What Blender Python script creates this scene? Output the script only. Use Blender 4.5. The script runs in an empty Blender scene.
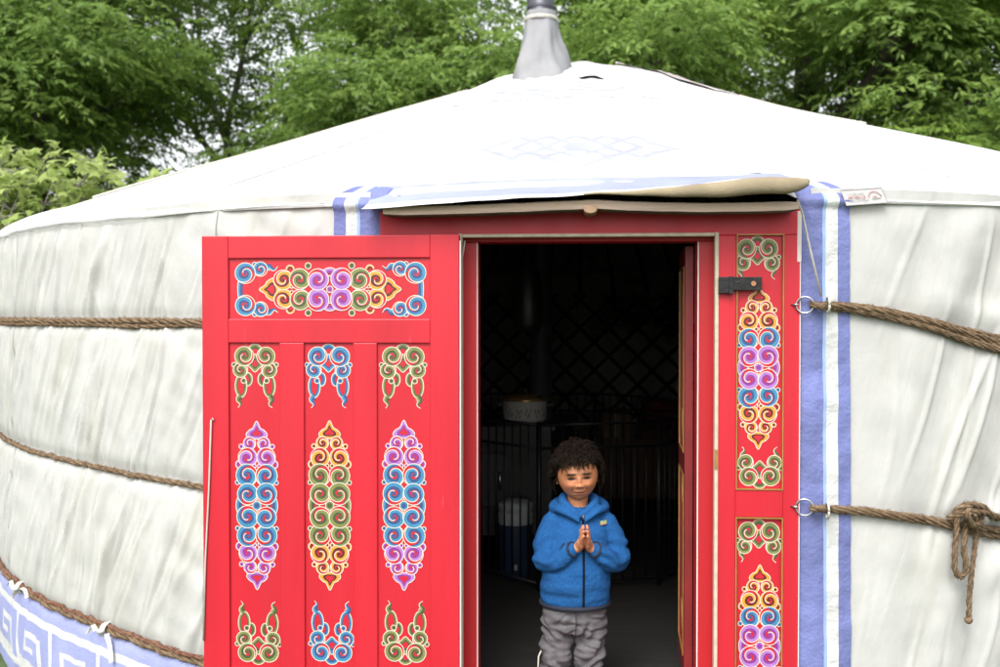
import bpy, bmesh, math, random
import numpy as np
from mathutils import Vector, Matrix, noise
R_ = math.radians
rng = np.random.default_rng(7)
random.seed(7)
scene = bpy.context.scene
COL = scene.collection

# ---------------------------------------------------------------- camera
F = 1020.0
PITCH = R_(1.04)
CAMZ = 1.5
cam_d = bpy.data.cameras.new('camera'); cam = bpy.data.objects.new('camera', cam_d); COL.objects.link(cam)
cam.location = (0, 0, CAMZ); cam.rotation_euler = (math.pi/2 - PITCH, 0, 0)
cam_d.lens = 36.0*F/1000.0; cam_d.sensor_width = 36.0; cam_d.clip_end = 500; cam_d.clip_start = 0.05
cam_d.dof.use_dof = True; cam_d.dof.focus_distance = 3.55; cam_d.dof.aperture_fstop = 3.0
scene.camera = cam

def ray(px, py):
    x = (px-500)/F; u = (333.5-py)/F
    return np.array([x, math.cos(PITCH)+u*math.sin(PITCH), -math.sin(PITCH)+u*math.cos(PITCH)])
def at(px, py, Y):
    d = ray(px, py); t = Y/d[1]
    return np.array([d[0]*t, Y, CAMZ+d[2]*t])

# ---------------------------------------------------------------- yurt frame of reference
CX, CY = 0.590, 7.38           # centre of the yurt
RW = 3.80                    # wall radius
GZ = -0.30                   # ground
FLZ = 0.05                   # floor inside
DX, DY = 0.299, 3.5          # middle of the door, on its front face
nl = math.hypot(DX-CX, DY-CY)
NX, NY = (DX-CX)/nl, (DY-CY)/nl      # outward normal of the door
UX, UY = -NY, NX                     # along the door, to the right
ROTZ = math.atan2(UY, UX)
def D2W(x, y, z):            # door frame: x right, y inward, z up
    return (DX+UX*x-NX*y, DY+UY*x-NY*y, z)
def Dp(px, py, off=0.0):     # pixel -> door plane at depth off, gives (x, z)
    d = ray(px, py)
    ox, oy = DX-NX*off, DY-NY*off
    t = (ox*NX+oy*NY)/(d[0]*NX+d[1]*NY)
    X, Y = d[0]*t-ox, d[1]*t-oy
    return X*UX+Y*UY, CAMZ+d[2]*t
def cyl(psi, r, z):
    c, s = math.cos(psi), math.sin(psi)
    return (CX+r*(NX*c+UX*s), CY+r*(NY*c+UY*s), z)

# ---------------------------------------------------------------- object helpers
def tag(o, label=None, cat=None, group=None, kind=None):
    if label: o['label'] = label
    if cat: o['category'] = cat
    if group: o['group'] = group
    if kind: o['kind'] = kind
    return o
def wloc(o):
    v = Vector((0, 0, 0))
    while o is not None:
        v += o.location; o = o.parent
    return v
def thing(name, loc, label, cat, group=None):
    o = bpy.data.objects.new(name, None); COL.objects.link(o); o.location = loc
    o.empty_display_size = 0.1
    return tag(o, label, cat, group)
def link(name, me, parent=None, mats=None, smooth=False):
    o = bpy.data.objects.new(name, me); COL.objects.link(o)
    if mats is not None:
        for m in (mats if isinstance(mats, (list, tuple)) else [mats]): me.materials.append(m)
    if smooth:
        me.polygons.foreach_set('use_smooth', [True]*len(me.polygons))
    if parent is not None:
        o.parent = parent; o.location = -wloc(parent)
    return o

class MB:
    """collects geometry in world coordinates"""
    def __init__(s): s.v = []; s.f = []; s.m = []; s.sm = []
    def add(s, vs, fs, mi=0, sm=False):
        b = len(s.v); s.v.extend([tuple(map(float, p)) for p in vs])
        for f in fs:
            s.f.append(tuple(b+i for i in f)); s.m.append(mi); s.sm.append(sm)
    def box(s, x0, x1, y0, y1, z0, z1, mi=0, T=None, bev=0.0):
        if bev > 0:
            bm = bmesh.new(); bmesh.ops.create_cube(bm, size=1)
            for v in bm.verts:
                v.co = Vector(((x0+x1)/2+v.co.x*(x1-x0), (y0+y1)/2+v.co.y*(y1-y0), (z0+z1)/2+v.co.z*(z1-z0)))
            bmesh.ops.bevel(bm, geom=list(bm.edges), offset=bev, segments=2, profile=0.5, affect='EDGES')
            bm.verts.index_update()
            vs = [tuple(v.co) for v in bm.verts]; fs = [tuple(v.index for v in f.verts) for f in bm.faces]
            bm.free()
        else:
            vs = [(x, y, z) for x in (x0, x1) for y in (y0, y1) for z in (z0, z1)]
            fs = [(0,1,3,2), (4,6,7,5), (0,4,5,1), (2,3,7,6), (0,2,6,4), (1,5,7,3)]
        if T: vs = [T(*p) for p in vs]
        s.add(vs, fs, mi, False)
    def grid(s, P, mi=0, sm=True, closed_u=False, mat_fn=None):
        """P[i][j] points"""
        n, m = len(P), len(P[0]); b = len(s.v)
        for row in P: s.v.extend([tuple(map(float, p)) for p in row])
        for i in range(n if closed_u else n-1):
            i2 = (i+1) % n
            for j in range(m-1):
                s.f.append((b+i*m+j, b+i2*m+j, b+i2*m+j+1, b+i*m+j+1))
                s.m.append(mat_fn(i, j) if mat_fn else mi); s.sm.append(sm)
    def tube(s, pts, rad, n=8, mi=0, caps=True, sq=(1, 1), up=None):
        pts = [Vector(p) for p in pts]
        if not hasattr(rad, '__len__'): rad = [rad]*len(pts)
        rings = []; prev = None
        for i, p in enumerate(pts):
            t = (pts[min(i+1, len(pts)-1)]-pts[max(i-1, 0)])
            if t.length < 1e-9: t = Vector((0, 0, 1))
            t.normalize()
            if prev is None:
                a = Vector(up) if up is not None else (Vector((0, 0, 1)) if abs(t.z) < 0.9 else Vector((0, 1, 0)))
            else: a = prev
            a = a - t*a.dot(t)
            if a.length < 1e-6: a = t.orthogonal()
            a.normalize(); prev = a; bb = t.cross(a)
            rings.append([p + (a*math.cos(2*math.pi*k/n)*sq[0] + bb*math.sin(2*math.pi*k/n)*sq[1])*rad[i] for k in range(n)])
        b = len(s.v)
        for r in rings: s.v.extend([tuple(q) for q in r])
        for i in range(len(rings)-1):
            for k in range(n):
                k2 = (k+1) % n
                s.f.append((b+i*n+k, b+i*n+k2, b+(i+1)*n+k2, b+(i+1)*n+k)); s.m.append(mi); s.sm.append(True)
        if caps:
            s.f.append(tuple(b+k for k in reversed(range(n)))); s.m.append(mi); s.sm.append(False)
            e = b+(len(rings)-1)*n
            s.f.append(tuple(e+k for k in range(n))); s.m.append(mi); s.sm.append(False)
    def lathe(s, c, prof, n=32, mi=0):
        """prof: list of (r, z)"""
        P = [[(c[0]+r*math.cos(2*math.pi*i/n), c[1]+r*math.sin(2*math.pi*i/n), c[2]+z) for r, z in prof] for i in range(n)]
        s.grid(P, mi, True, closed_u=True)
    def ball(s, c, r, n=10, mi=0, sc=(1, 1, 1)):
        prof = []
        P = []
        for i in range(2*n):
            a = 2*math.pi*i/(2*n)
            P.append([(c[0]+r*sc[0]*math.sin(math.pi*j/n)*math.cos(a), c[1]+r*sc[1]*math.sin(math.pi*j/n)*math.sin(a), c[2]-r*sc[2]*math.cos(math.pi*j/n)) for j in range(n+1)])
        s.grid(P, mi, True, closed_u=True)
    def mesh(s, name='m'):
        me = bpy.data.meshes.new(name)
        me.from_pydata(s.v, [], s.f)
        me.polygons.foreach_set('material_index', s.m)
        me.polygons.foreach_set('use_smooth', s.sm)
        me.validate(); me.update()
        return me
    def build(s, name, mats, parent=None):
        return link(name, s.mesh(name), parent, mats)

# ---------------------------------------------------------------- materials
def mat(name, col, rough=0.6, metal=0.0, spec=0.5, var=0.0, vscale=8.0, bump=0.0, bscale=60.0, col2=None,
        detail=6.0, stretch=None, coat=0.0, bump2=0.0, b2scale=8.0, subsurf=0.0, sheen=0.0, bdist=0.01, rvar=0.0):
    col = tuple(c*GA for c in col); col2 = tuple(c*GA for c in col2) if col2 else None
    m = bpy.data.materials.new(name); m.use_nodes = True
    nt = m.node_tree; N = nt.nodes; L = nt.links
    p = N['Principled BSDF']
    p.inputs['Roughness'].default_value = rough; p.inputs['Metallic'].default_value = metal
    p.inputs['Specular IOR Level'].default_value = spec
    p.inputs['Coat Weight'].default_value = coat
    if subsurf: p.inputs['Subsurface Weight'].default_value = subsurf; p.inputs['Subsurface Scale'].default_value = 0.01
    if sheen: p.inputs['Sheen Weight'].default_value = sheen
    tc = N.new('ShaderNodeTexCoord'); src = tc.outputs['Object']
    if stretch:
        mp = N.new('ShaderNodeMapping'); L.new(src, mp.inputs['Vector']); mp.inputs['Scale'].default_value = stretch; src = mp.outputs['Vector']
    if var > 0 or col2:
        nz = N.new('ShaderNodeTexNoise'); nz.inputs['Scale'].default_value = vscale; nz.inputs['Detail'].default_value = detail
        L.new(src, nz.inputs['Vector'])
        rp = N.new('ShaderNodeValToRGB'); rp.color_ramp.elements[0].position = 0.32; rp.color_ramp.elements[1].position = 0.68
        c2 = col2 if col2 else tuple(min(1, c*(1+var)) for c in col)
        c1 = col if col2 else tuple(c*(1-var) for c in col)
        rp.color_ramp.elements[0].color = (*c1, 1); rp.color_ramp.elements[1].color = (*c2, 1)
        L.new(nz.outputs['Fac'], rp.inputs['Fac']); L.new(rp.outputs['Color'], p.inputs['Base Color'])
    else:
        p.inputs['Base Color'].default_value = (*col, 1)
    if rvar > 0:
        nr = N.new('ShaderNodeTexNoise'); nr.inputs['Scale'].default_value = 14; L.new(src, nr.inputs['Vector'])
        mr = N.new('ShaderNodeMapRange'); mr.inputs['To Min'].default_value = max(0.05, rough-rvar); mr.inputs['To Max'].default_value = min(1, rough+rvar)
        L.new(nr.outputs['Fac'], mr.inputs['Value']); L.new(mr.outputs['Result'], p.inputs['Roughness'])
    if bump > 0:
        nb = N.new('ShaderNodeTexNoise'); nb.inputs['Scale'].default_value = bscale; nb.inputs['Detail'].default_value = 4
        L.new(src, nb.inputs['Vector'])
        bp = N.new('ShaderNodeBump'); bp.inputs['Strength'].default_value = bump; bp.inputs['Distance'].default_value = bdist
        L.new(nb.outputs['Fac'], bp.inputs['Height'])
        if bump2 > 0:
            n2 = N.new('ShaderNodeTexNoise'); n2.inputs['Scale'].default_value = b2scale; n2.inputs['Detail'].default_value = 3
            L.new(src, n2.inputs['Vector'])
            b2 = N.new('ShaderNodeBump'); b2.inputs['Strength'].default_value = bump2; b2.inputs['Distance'].default_value = 0.03
            L.new(n2.outputs['Fac'], b2.inputs['Height']); L.new(b2.outputs['Normal'], bp.inputs['Normal'])
        L.new(bp.outputs['Normal'], p.inputs['Normal'])
    return m

def cloth_mat(name, col, dirt=(0.40, 0.385, 0.27), amount=0.5, crease=0.6, attr=None):
    """weathered white canvas: cloudy greyness, yellowish damp stains, fine creases"""
    m = mat(name, col, rough=0.62, spec=0.3)
    col = tuple(c*GA for c in col); dirt = tuple(c*GA for c in dirt)
    nt = m.node_tree; N = nt.nodes; L = nt.links; p = N['Principled BSDF']
    tc = [n for n in N if n.type == 'TEX_COORD'][0]
    mp = N.new('ShaderNodeMapping'); mp.inputs['Scale'].default_value = (1, 1, 0.45); mp.inputs['Rotation'].default_value = (0.0, 0.35, 0)
    L.new(tc.outputs['Object'], mp.inputs['Vector'])
    if attr:
        an = N.new('ShaderNodeAttribute'); an.attribute_name = attr; mp.inputs['Scale'].default_value = (1, 1, 1); mp.inputs['Rotation'].default_value = (0, 0, 0)
        L.new(an.outputs['Vector'], mp.inputs['Vector'])
    n1 = N.new('ShaderNodeTexNoise'); n1.inputs['Scale'].default_value = 2.2; n1.inputs['Detail'].default_value = 8; n1.inputs['Roughness'].default_value = 0.65
    L.new(mp.outputs['Vector'], n1.inputs['Vector'])
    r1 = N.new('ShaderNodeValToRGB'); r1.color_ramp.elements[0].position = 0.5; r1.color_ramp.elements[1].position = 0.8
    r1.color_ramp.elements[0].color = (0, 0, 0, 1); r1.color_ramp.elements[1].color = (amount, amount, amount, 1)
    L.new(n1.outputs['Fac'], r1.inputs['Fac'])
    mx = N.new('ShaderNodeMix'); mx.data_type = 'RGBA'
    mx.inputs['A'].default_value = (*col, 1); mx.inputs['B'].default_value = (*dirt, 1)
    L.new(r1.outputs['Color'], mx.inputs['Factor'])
    n3 = N.new('ShaderNodeTexNoise'); n3.inputs['Scale'].default_value = 9; n3.inputs['Detail'].default_value = 6
    L.new(tc.outputs['Object'], n3.inputs['Vector'])
    mr = N.new('ShaderNodeMapRange'); mr.inputs['From Min'].default_value = 0.3; mr.inputs['From Max'].default_value = 0.7
    mr.inputs['To Min'].default_value = 0.90; mr.inputs['To Max'].default_value = 1.04
    L.new(n3.outputs['Fac'], mr.inputs['Value'])
    m2 = N.new('ShaderNodeMix'); m2.data_type = 'RGBA'; m2.blend_type = 'MULTIPLY'; m2.inputs['Factor'].default_value = 1
    L.new(mx.outputs['Result'], m2.inputs['A']); L.new(mr.outputs['Result'], m2.inputs['B'])
    L.new(m2.outputs['Result'], p.inputs['Base Color'])
    # creases: stretched noise + fine weave
    m3 = N.new('ShaderNodeMapping'); m3.inputs['Scale'].default_value = (1, 1, 0.30); m3.inputs['Rotation'].default_value = (0.0, 0.45, 0)
    L.new(tc.outputs['Object'], m3.inputs['Vector'])
    if attr:
        L.new(an.outputs['Vector'], m3.inputs['Vector']); m3.inputs['Scale'].default_value = (1.3, 1.3, 1.3); m3.inputs['Rotation'].default_value = (0, 0, 0)
    n4 = N.new('ShaderNodeTexNoise'); n4.inputs['Scale'].default_value = 7; n4.inputs['Detail'].default_value = 5; n4.inputs['Distortion'].default_value = 0.6
    L.new(m3.outputs['Vector'], n4.inputs['Vector'])
    b1 = N.new('ShaderNodeBump'); b1.inputs['Strength'].default_value = crease; b1.inputs['Distance'].default_value = 0.02
    L.new(n4.outputs['Fac'], b1.inputs['Height'])
    n5 = N.new('ShaderNodeTexNoise'); n5.inputs['Scale'].default_value = 45; n5.inputs['Detail'].default_value = 3
    L.new(tc.outputs['Object'], n5.inputs['Vector'])
    b2 = N.new('ShaderNodeBump'); b2.inputs['Strength'].default_value = 0.25; b2.inputs['Distance'].default_value = 0.004
    L.new(n5.outputs['Fac'], b2.inputs['Height']); L.new(b1.outputs['Normal'], b2.inputs['Normal'])
    L.new(b2.outputs['Normal'], p.inputs['Normal'])
    return m

GA = 0.78
M = {}
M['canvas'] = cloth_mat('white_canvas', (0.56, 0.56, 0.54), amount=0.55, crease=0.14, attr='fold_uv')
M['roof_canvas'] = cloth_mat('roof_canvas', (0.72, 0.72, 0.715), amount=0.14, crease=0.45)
M['boot_canvas'] = cloth_mat('boot_canvas', (0.29, 0.295, 0.31), amount=0.4, crease=0.5, dirt=(0.33, 0.24, 0.14))
M['blue_band'] = mat('lavender_blue_cloth', (0.165, 0.19, 0.42), 0.65, var=0.16, vscale=5, bump=0.3, bscale=80, bump2=0.45, b2scale=11, spec=0.3)
M['roof_blue'] = mat('pale_blue_print', (0.32, 0.35, 0.60), 0.65, var=0.1, vscale=5, bump=0.3, bscale=80, spec=0.3)
M['motif_blue'] = mat('faded_blue_print', (0.37, 0.39, 0.52), 0.65, var=0.08, vscale=9, spec=0.3)
M['white_band'] = mat('white_band_cloth', (0.62, 0.63, 0.62), 0.65, var=0.10, vscale=6, bump=0.3, bscale=80, bump2=0.45, b2scale=11, spec=0.3)
M['piping'] = mat('blue_piping', (0.30, 0.42, 0.66), 0.6)
M['seam'] = mat('seam_thread', (0.40, 0.40, 0.37), 0.8)
M['red'] = mat('red_paint', (0.54, 0.015, 0.030), 0.42, var=0.10, vscale=6, bump=0.45, bscale=30, stretch=(1, 1, 0.12), spec=0.4, bdist=0.004, rvar=0.1)
nt_ = M['red'].node_tree; p_ = nt_.nodes['Principled BSDF']; old = p_.inputs['Base Color'].links[0].from_socket
tc_ = [n for n in nt_.nodes if n.type == 'TEX_COORD'][0]
mp_ = nt_.nodes.new('ShaderNodeMapping'); mp_.inputs['Scale'].default_value = (1, 1, 0.10); nt_.links.new(tc_.outputs['Object'], mp_.inputs['Vector'])
nz_ = nt_.nodes.new('ShaderNodeTexNoise'); nz_.inputs['Scale'].default_value = 70; nz_.inputs['Detail'].default_value = 5; nt_.links.new(mp_.outputs['Vector'], nz_.inputs['Vector'])
nl_ = nt_.nodes.new('ShaderNodeTexNoise'); nl_.inputs['Scale'].default_value = 4; nt_.links.new(tc_.outputs['Object'], nl_.inputs['Vector'])
ad_ = nt_.nodes.new('ShaderNodeMath'); ad_.operation = 'ADD'; nt_.links.new(nz_.outputs['Fac'], ad_.inputs[0]); nt_.links.new(nl_.outputs['Fac'], ad_.inputs[1])
rp_ = nt_.nodes.new('ShaderNodeValToRGB'); rp_.color_ramp.elements[0].position = 1.27/2+0.02; rp_.color_ramp.elements[1].position = 1.36/2+0.02
hf_ = nt_.nodes.new('ShaderNodeMath'); hf_.operation = 'MULTIPLY'; hf_.inputs[1].default_value = 0.5; nt_.links.new(ad_.outputs[0], hf_.inputs[0]); nt_.links.new(hf_.outputs[0], rp_.inputs['Fac'])
rp_.color_ramp.elements[0].color = (0, 0, 0, 1); rp_.color_ramp.elements[1].color = (0.45, 0.45, 0.45, 1)
mx_r = nt_.nodes.new('ShaderNodeMix'); mx_r.data_type = 'RGBA'; mx_r.inputs['B'].default_value = (0.50, 0.16, 0.15, 1)
nt_.links.new(rp_.outputs['Color'], mx_r.inputs['Factor']); nt_.links.new(old, mx_r.inputs['A']); nt_.links.new(mx_r.outputs['Result'], p_.inputs['Base Color'])
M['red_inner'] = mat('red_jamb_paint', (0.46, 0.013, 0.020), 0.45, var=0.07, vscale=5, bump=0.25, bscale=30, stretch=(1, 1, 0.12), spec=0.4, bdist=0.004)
M['cream'] = mat('cream_paint', (0.56, 0.47, 0.36), 0.55, var=0.12, vscale=30)
M['gold'] = mat('gold_paint', (0.40, 0.20, 0.05), 0.45, var=0.15, vscale=30, metal=0.2)
M['chip'] = mat('bare_white_edge', (0.7, 0.62, 0.6), 0.7)
M['outline'] = mat('white_outline_paint', (0.66, 0.61, 0.50), 0.5, var=0.04, vscale=60)
PC = {'blue': ((0.045, 0.22, 0.40), (0.025, 0.07, 0.20)), 'purple': ((0.38, 0.17, 0.50), (0.22, 0.03, 0.24)),
      'olive': ((0.19, 0.21, 0.055), (0.05, 0.075, 0.03)), 'orange': ((0.72, 0.30, 0.03), (0.09, 0.012, 0.008))}
for k, (a, b) in PC.items():
    M[k] = mat(k+'_paint', a, 0.5, var=0.12, vscale=50); M[k+'_dark'] = mat('dark_'+k+'_paint', b, 0.5, var=0.12, vscale=50)
M['black_iron'] = mat('black_iron', (0.015, 0.015, 0.016), 0.4, metal=0.3, bump=0.2, bscale=60)
M['steel'] = mat('ring_steel', (0.55, 0.55, 0.56), 0.3, metal=1.0, var=0.15, vscale=40)
M['rope'] = mat('hair_rope', (0.13, 0.085, 0.05), 0.95, col2=(0.27, 0.19, 0.12), vscale=45, bump=0.9, bscale=170, spec=0.1, bdist=0.004)
M['rope_red'] = mat('reddish_rope', (0.15, 0.065, 0.045), 0.95, col2=(0.27, 0.15, 0.10), vscale=45, bump=0.9, bscale=170, spec=0.1, bdist=0.004)
M['cord'] = mat('pale_cord', (0.55, 0.53, 0.47), 0.8, var=0.1, vscale=60)
M['tie'] = mat('white_tie_cloth', (0.62, 0.62, 0.54), 0.8, var=0.1, vscale=20)
M['ply'] = mat('plywood_edge', (0.66, 0.50, 0.40), 0.75, var=0.2, vscale=10, stretch=(0.3, 1, 6), bump=0.3, bscale=40)
M['ply_dark'] = mat('plywood_underside_shade', (0.12, 0.09, 0.075), 0.85, var=0.4, vscale=25)  # same plywood, underside shade painted into its colour
M['felt'] = mat('tan_felt', (0.31, 0.255, 0.165), 0.95, var=0.12, vscale=8, bump=0.2, bscale=120)
M['navy'] = mat('dark_lining', (0.02, 0.022, 0.035), 0.9)
M['peg'] = mat('peg_wood', (0.34, 0.22, 0.13), 0.7, var=0.15, vscale=40)
M['pipe'] = mat('stovepipe_steel', (0.10, 0.10, 0.12), 0.45, metal=0.6, var=0.2, vscale=10)
M['grass'] = mat('grass_ground', (0.03, 0.06, 0.015), 0.95, col2=(0.07, 0.11, 0.03), vscale=3)
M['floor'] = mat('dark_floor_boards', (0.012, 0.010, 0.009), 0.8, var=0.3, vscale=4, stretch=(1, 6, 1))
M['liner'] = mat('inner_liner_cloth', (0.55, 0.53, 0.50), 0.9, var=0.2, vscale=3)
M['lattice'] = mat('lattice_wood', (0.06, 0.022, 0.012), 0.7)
# ================================================================ THE SETTING
def sstep(a, b, x):
    t = min(1, max(0, (x-a)/(b-a))); return t*t*(3-2*t)

mb = MB()
n_g = 40
P = []
for i in range(n_g+1):
    row = []
    for j in range(n_g+1):
        x = -220+440*i/n_g; y = -120+440*j/n_g
        d = math.hypot(x-CX, y-CY)
        z = GZ + (0.6*noise.noise(Vector((x*0.02, y*0.02, 0))) if d > 15 else 0)
        row.append((x, y, z))
    P.append(row)
mb.grid(P); g = mb.build('ground', M['grass']); tag(g, 'green grass around the yurt', None, None, 'structure')

mb = MB()
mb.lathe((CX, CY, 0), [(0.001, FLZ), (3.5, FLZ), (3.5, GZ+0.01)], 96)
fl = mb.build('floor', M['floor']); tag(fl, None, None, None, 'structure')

# ================================================================ YURT
yurt = thing('yurt', (CX, CY, GZ), 'round white canvas yurt with red painted door standing open', 'yurt')

# heights of the ropes round the wall
def rope_z(k, psi):
    """k 0..2, top to bottom; psi<0 left of door, >0 right"""
    if psi < 0:
        a = sstep(-1.5, -0.2, psi)
        return (1.475, 0.84 + (1-a)*0.05, 0.165 + (1-a)*0.02)[k]
    if k == 0: return 1.535 - 0.165*sstep(0.19, 0.47, psi)
    if k == 1: return 0.845 - 0.155*sstep(0.19, 0.46, psi)
    return 0.12
def door_bulge(psi):
    a = abs(psi)
    return 0.150*(1-sstep(0.22, 0.62, a))
def ridge(x):
    x = x - math.floor(x)
    t = 1-abs(2*x-1)
    return t*t*(3-2*t)
# single creases: (s, z centre, half length, lean, depth, width, bend)
rc_ = np.random.default_rng(31)
def crease_set(s0, s1, bands, per_m, amp, lean0, bow):
    out = []
    for (lo, hi) in bands:
        H = hi-lo
        for q in range(int((s1-s0)*per_m)):
            hl = H*rc_.uniform(0.22, 0.62)
            zc = (lo+hl*0.8 if rc_.random() < 0.6 else hi-hl*0.7) if rc_.random() < 0.75 else rc_.uniform(lo, hi)
            out.append((rc_.uniform(s0, s1), zc, hl, lean0+rc_.normal(0, 0.10), amp*rc_.uniform(0.35, 1.2)*(1 if rc_.random() < 0.65 else -0.8), rc_.uniform(0.0055, 0.014), bow+rc_.normal(0, 0.25)))
    return np.array(out)
CR_L = crease_set(-4.6, -0.85, [(0.17, 0.86), (0.84, 1.48), (1.46, 1.92)], 24, 0.0135, 0.48, -0.35)
CR_R = crease_set(0.85, 3.2, [(-0.2, 0.72), (0.70, 1.40), (1.38, 1.90)], 9, 0.0105, 0.34, -0.2)
def creases(C, s, z):
    dz = z-C[:, 1]; m = np.abs(dz) < C[:, 2]*1.25
    c = C[m]; dz = dz[m]
    if len(c) == 0: return 0.0
    x = s-(c[:, 0]+c[:, 3]*dz+c[:, 6]*dz*dz)
    k = np.abs(x) < 0.09
    if not k.any(): return 0.0
    c = c[k]; dz = dz[k]; x = x[k]
    t = np.clip(1-(dz/(c[:, 2]*1.25))**2, 0, 1)
    w = c[:, 5]*(1.3-0.5*t)
    return float(np.sum(c[:, 4]*t*np.exp(-(x/w)**2)))
def wall_r(psi, z):
    s = RW*psi
    r = RW + door_bulge(psi)
    zs = [rope_z(0, psi), rope_z(1, psi), rope_z(2, psi)]
    amp = 1.0 if psi < 0 else 0.62
    edge = sstep(0.20, 0.34, abs(psi))
    cin = 0
    for q in zs: cin += math.exp(-((z-q)/0.035)**2)
    r -= 0.013*cin*edge
    lv = [2.0]+zs+[GZ]
    for a, b in zip(lv[:-1], lv[1:]):
        if b <= z <= a:
            r += (0.012 if a < 1.9 else 0.004)*edge*math.sin(math.pi*(z-b)/(a-b))**0.8
            tt = (z-b)/(a-b)
            break
    else: tt = 0.5
    # slanting folds, gathered where the ropes pull
    w = noise.noise(Vector((s*1.1, z*0.8, 3.1)))
    if psi < 0:
        lean = 0.40+0.12*w
        u = (s - lean*z)*6.4 + 0.9*w + 0.5*noise.noise(Vector((s*3.0, z*1.2, 9)))
        env = 0.30+0.9*(0.5+noise.noise(Vector((s*1.8, z*1.5, 5.5))))
        rg_ = ridge(u)**1.6
        fold = creases(CR_L, s, z) + rg_*0.022*env + 0.010*noise.noise(Vector(((s-0.45*z)*8, z*1.0, 1.0)))  + 0.004*noise.noise(Vector((s*7, z*9, 4.0)))
        fold *= (0.70+0.30*math.sin(math.pi*tt)) 
        fold *= sstep(0.20, 0.30, -psi)
        seam = 0.006*math.exp(-((psi+0.357+0.012*(1.9-z))/0.004)**2)
        if z < zs[2]: fold *= 0.35
        calm = 1-0.65*math.exp(-((psi+0.30)/0.06)**2)
        fold *= 0.25+0.75*(1-sstep(1.80, 1.90, z))
        r += amp*fold*calm + seam
        # radiating pulls near the seam at the foot
        r += 0.010*math.exp(-((psi+0.33)/0.10)**2)*noise.noise(Vector(((s+1.9*z)*5, z*5, 0)))
    else:
        lean = 0.30
        u = (s - lean*z)*3.3 + 0.8*w
        fold = ridge(u)*0.013*(0.5+noise.noise(Vector((s*1.5, z*1.1, 2.5)))) + 0.010*noise.noise(Vector(((s-0.5*z)*3.2, z*1.1, 7.0)))
        fold += creases(CR_R, s, z)+0.003*noise.noise(Vector(((s-0.5*z)*11, z*2, 7.0)))+0.004*noise.noise(Vector((s*9, z*10, 4.0)))
        kx = (s-RW*0.445); kz = z-rope_z(1, psi)          # creases fanning out of the knot
        d = math.hypot(kx, kz)
        if d > 1e-4:
            an = math.atan2(kz, kx)
            fold += 0.016*math.sin(an*9+2*w)*math.exp(-((d-0.18)/0.17)**2)*(1 if kz < 0 else 0.8)
        # sag of cloth over the upper rope
        fold += 0.012*math.exp(-((z-(zs[0]+0.09-0.1*sstep(0.25, 0.6, psi)*0))/0.04)**2)*sstep(0.26, 0.4, psi)
        fold *= 0.2+0.8*(1-sstep(1.80, 1.90, z))
        r += amp*fold*edge*1.6
    return r

def ang_list(a, b, step):
    n = max(2, int(math.ceil((b-a)/step))); return [a+(b-a)*i/n for i in range(n+1)]
DH = 0.192           # half angle of the door gap in the wall
psis = ang_list(DH, 0.62, 0.0022) + ang_list(0.62, 1.3, 0.010)[1:] + ang_list(1.3, 2*math.pi-1.5, 0.06)[1:] + ang_list(2*math.pi-1.5, 2*math.pi-1.15, 0.008)[1:] + ang_list(2*math.pi-1.15, 2*math.pi-0.22, 0.0016)[1:] + ang_list(2*math.pi-0.22, 2*math.pi-DH, 0.006)[1:]
WT = 1.93
zs_ = [GZ + (WT-GZ)*j/105 for j in range(106)]
mb = MB()
P = []
for ps in psis:
    q = ps if ps < math.pi else ps-2*math.pi
    P.append([cyl(q, wall_r(q, z), z) for z in zs_])
mb.grid(P)
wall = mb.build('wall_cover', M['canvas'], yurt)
fu = []
for ps in psis:
    q = ps if ps < math.pi else ps-2*math.pi
    for z in zs_: fu += [(q*RW-(0.42 if q < 0 else 0.3)*z)*1.6, z*0.28, 0.0]
at0 = wall.data.attributes.new('fold_uv', 'FLOAT_VECTOR', 'POINT'); at0.data.foreach_set('vector', fu)

# vertical stitched seams on the left wall
for k, (p0, dp) in enumerate([(-0.357, 0.012), (-0.80, 0.03)]):
    mb = MB(); st = []
    for j in range(90):
        z = 0.19+1.7*j/89
        ps = p0-dp*(1.9-z)
        st.append((ps, z))
    for w_ in (0.0,):
        P = [[cyl(ps+d/RW, wall_r(ps, z)+0.004, z) for d in (-0.0022, 0.0022)] for ps, z in st]
        mb.grid(P)
    mb.build('seam', M['seam'], wall)

# bottom hem band with key fret, lavender with white lines
def on_wall(psi, z, off): return cyl(psi, wall_r(psi, z)+off, z)
def wall_strip(mb, pa, pb, zfn_lo, zfn_hi, off, mi, n=None):
    n = n or max(2, int(abs(pb-pa)/0.008)); P = []
    for i in range(n+1):
        ps = pa+(pb-pa)*i/n; lo, hi = zfn_lo(ps), zfn_hi(ps)
        P.append([on_wall(ps, lo+(hi-lo)*j/4, off) for j in range(5)])
    mb.grid(P, mi)
def fret(u, v):
    """u along in units of one repeat, v metres below the rope: True where the white tape runs"""
    if 0.066 < v < 0.104: return True
    if v > 0.335: return v < 0.375
    if v < 0.104: return False
    q = u-math.floor(u)
    if q < 0.075: return True
    if 0.165 < v < 0.195 and 0.30 < q < 0.80: return True
    if 0.30 < q < 0.37 and 0.165 < v < 0.26: return True
    if 0.73 < q < 0.80 and v > 0.165: return True
    if v > 0.305 and q < 0.80: return True
    if 0.235 < v < 0.262 and 0.30 < q < 0.58: return True
    return False
mb = MB(); P = []; hu = []
na_ = 620
for i in range(na_+1):
    ps = -1.45+(1.45-0.24)*i/na_; hi = rope_z(2, ps)-0.012
    P.append([on_wall(ps, hi+(GZ+0.012-hi)*j/72, 0.006) for j in range(73)])
    hu.append((ps*RW/0.44, hi-GZ-0.012))
mb.grid(P, mat_fn=lambda i, j: 1 if fret(hu[i][0], hu[i][1]*(j+0.5)/72) else 0)
mb.build('hem_band', [M['roof_blue'], M['white_band']], wall)

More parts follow.
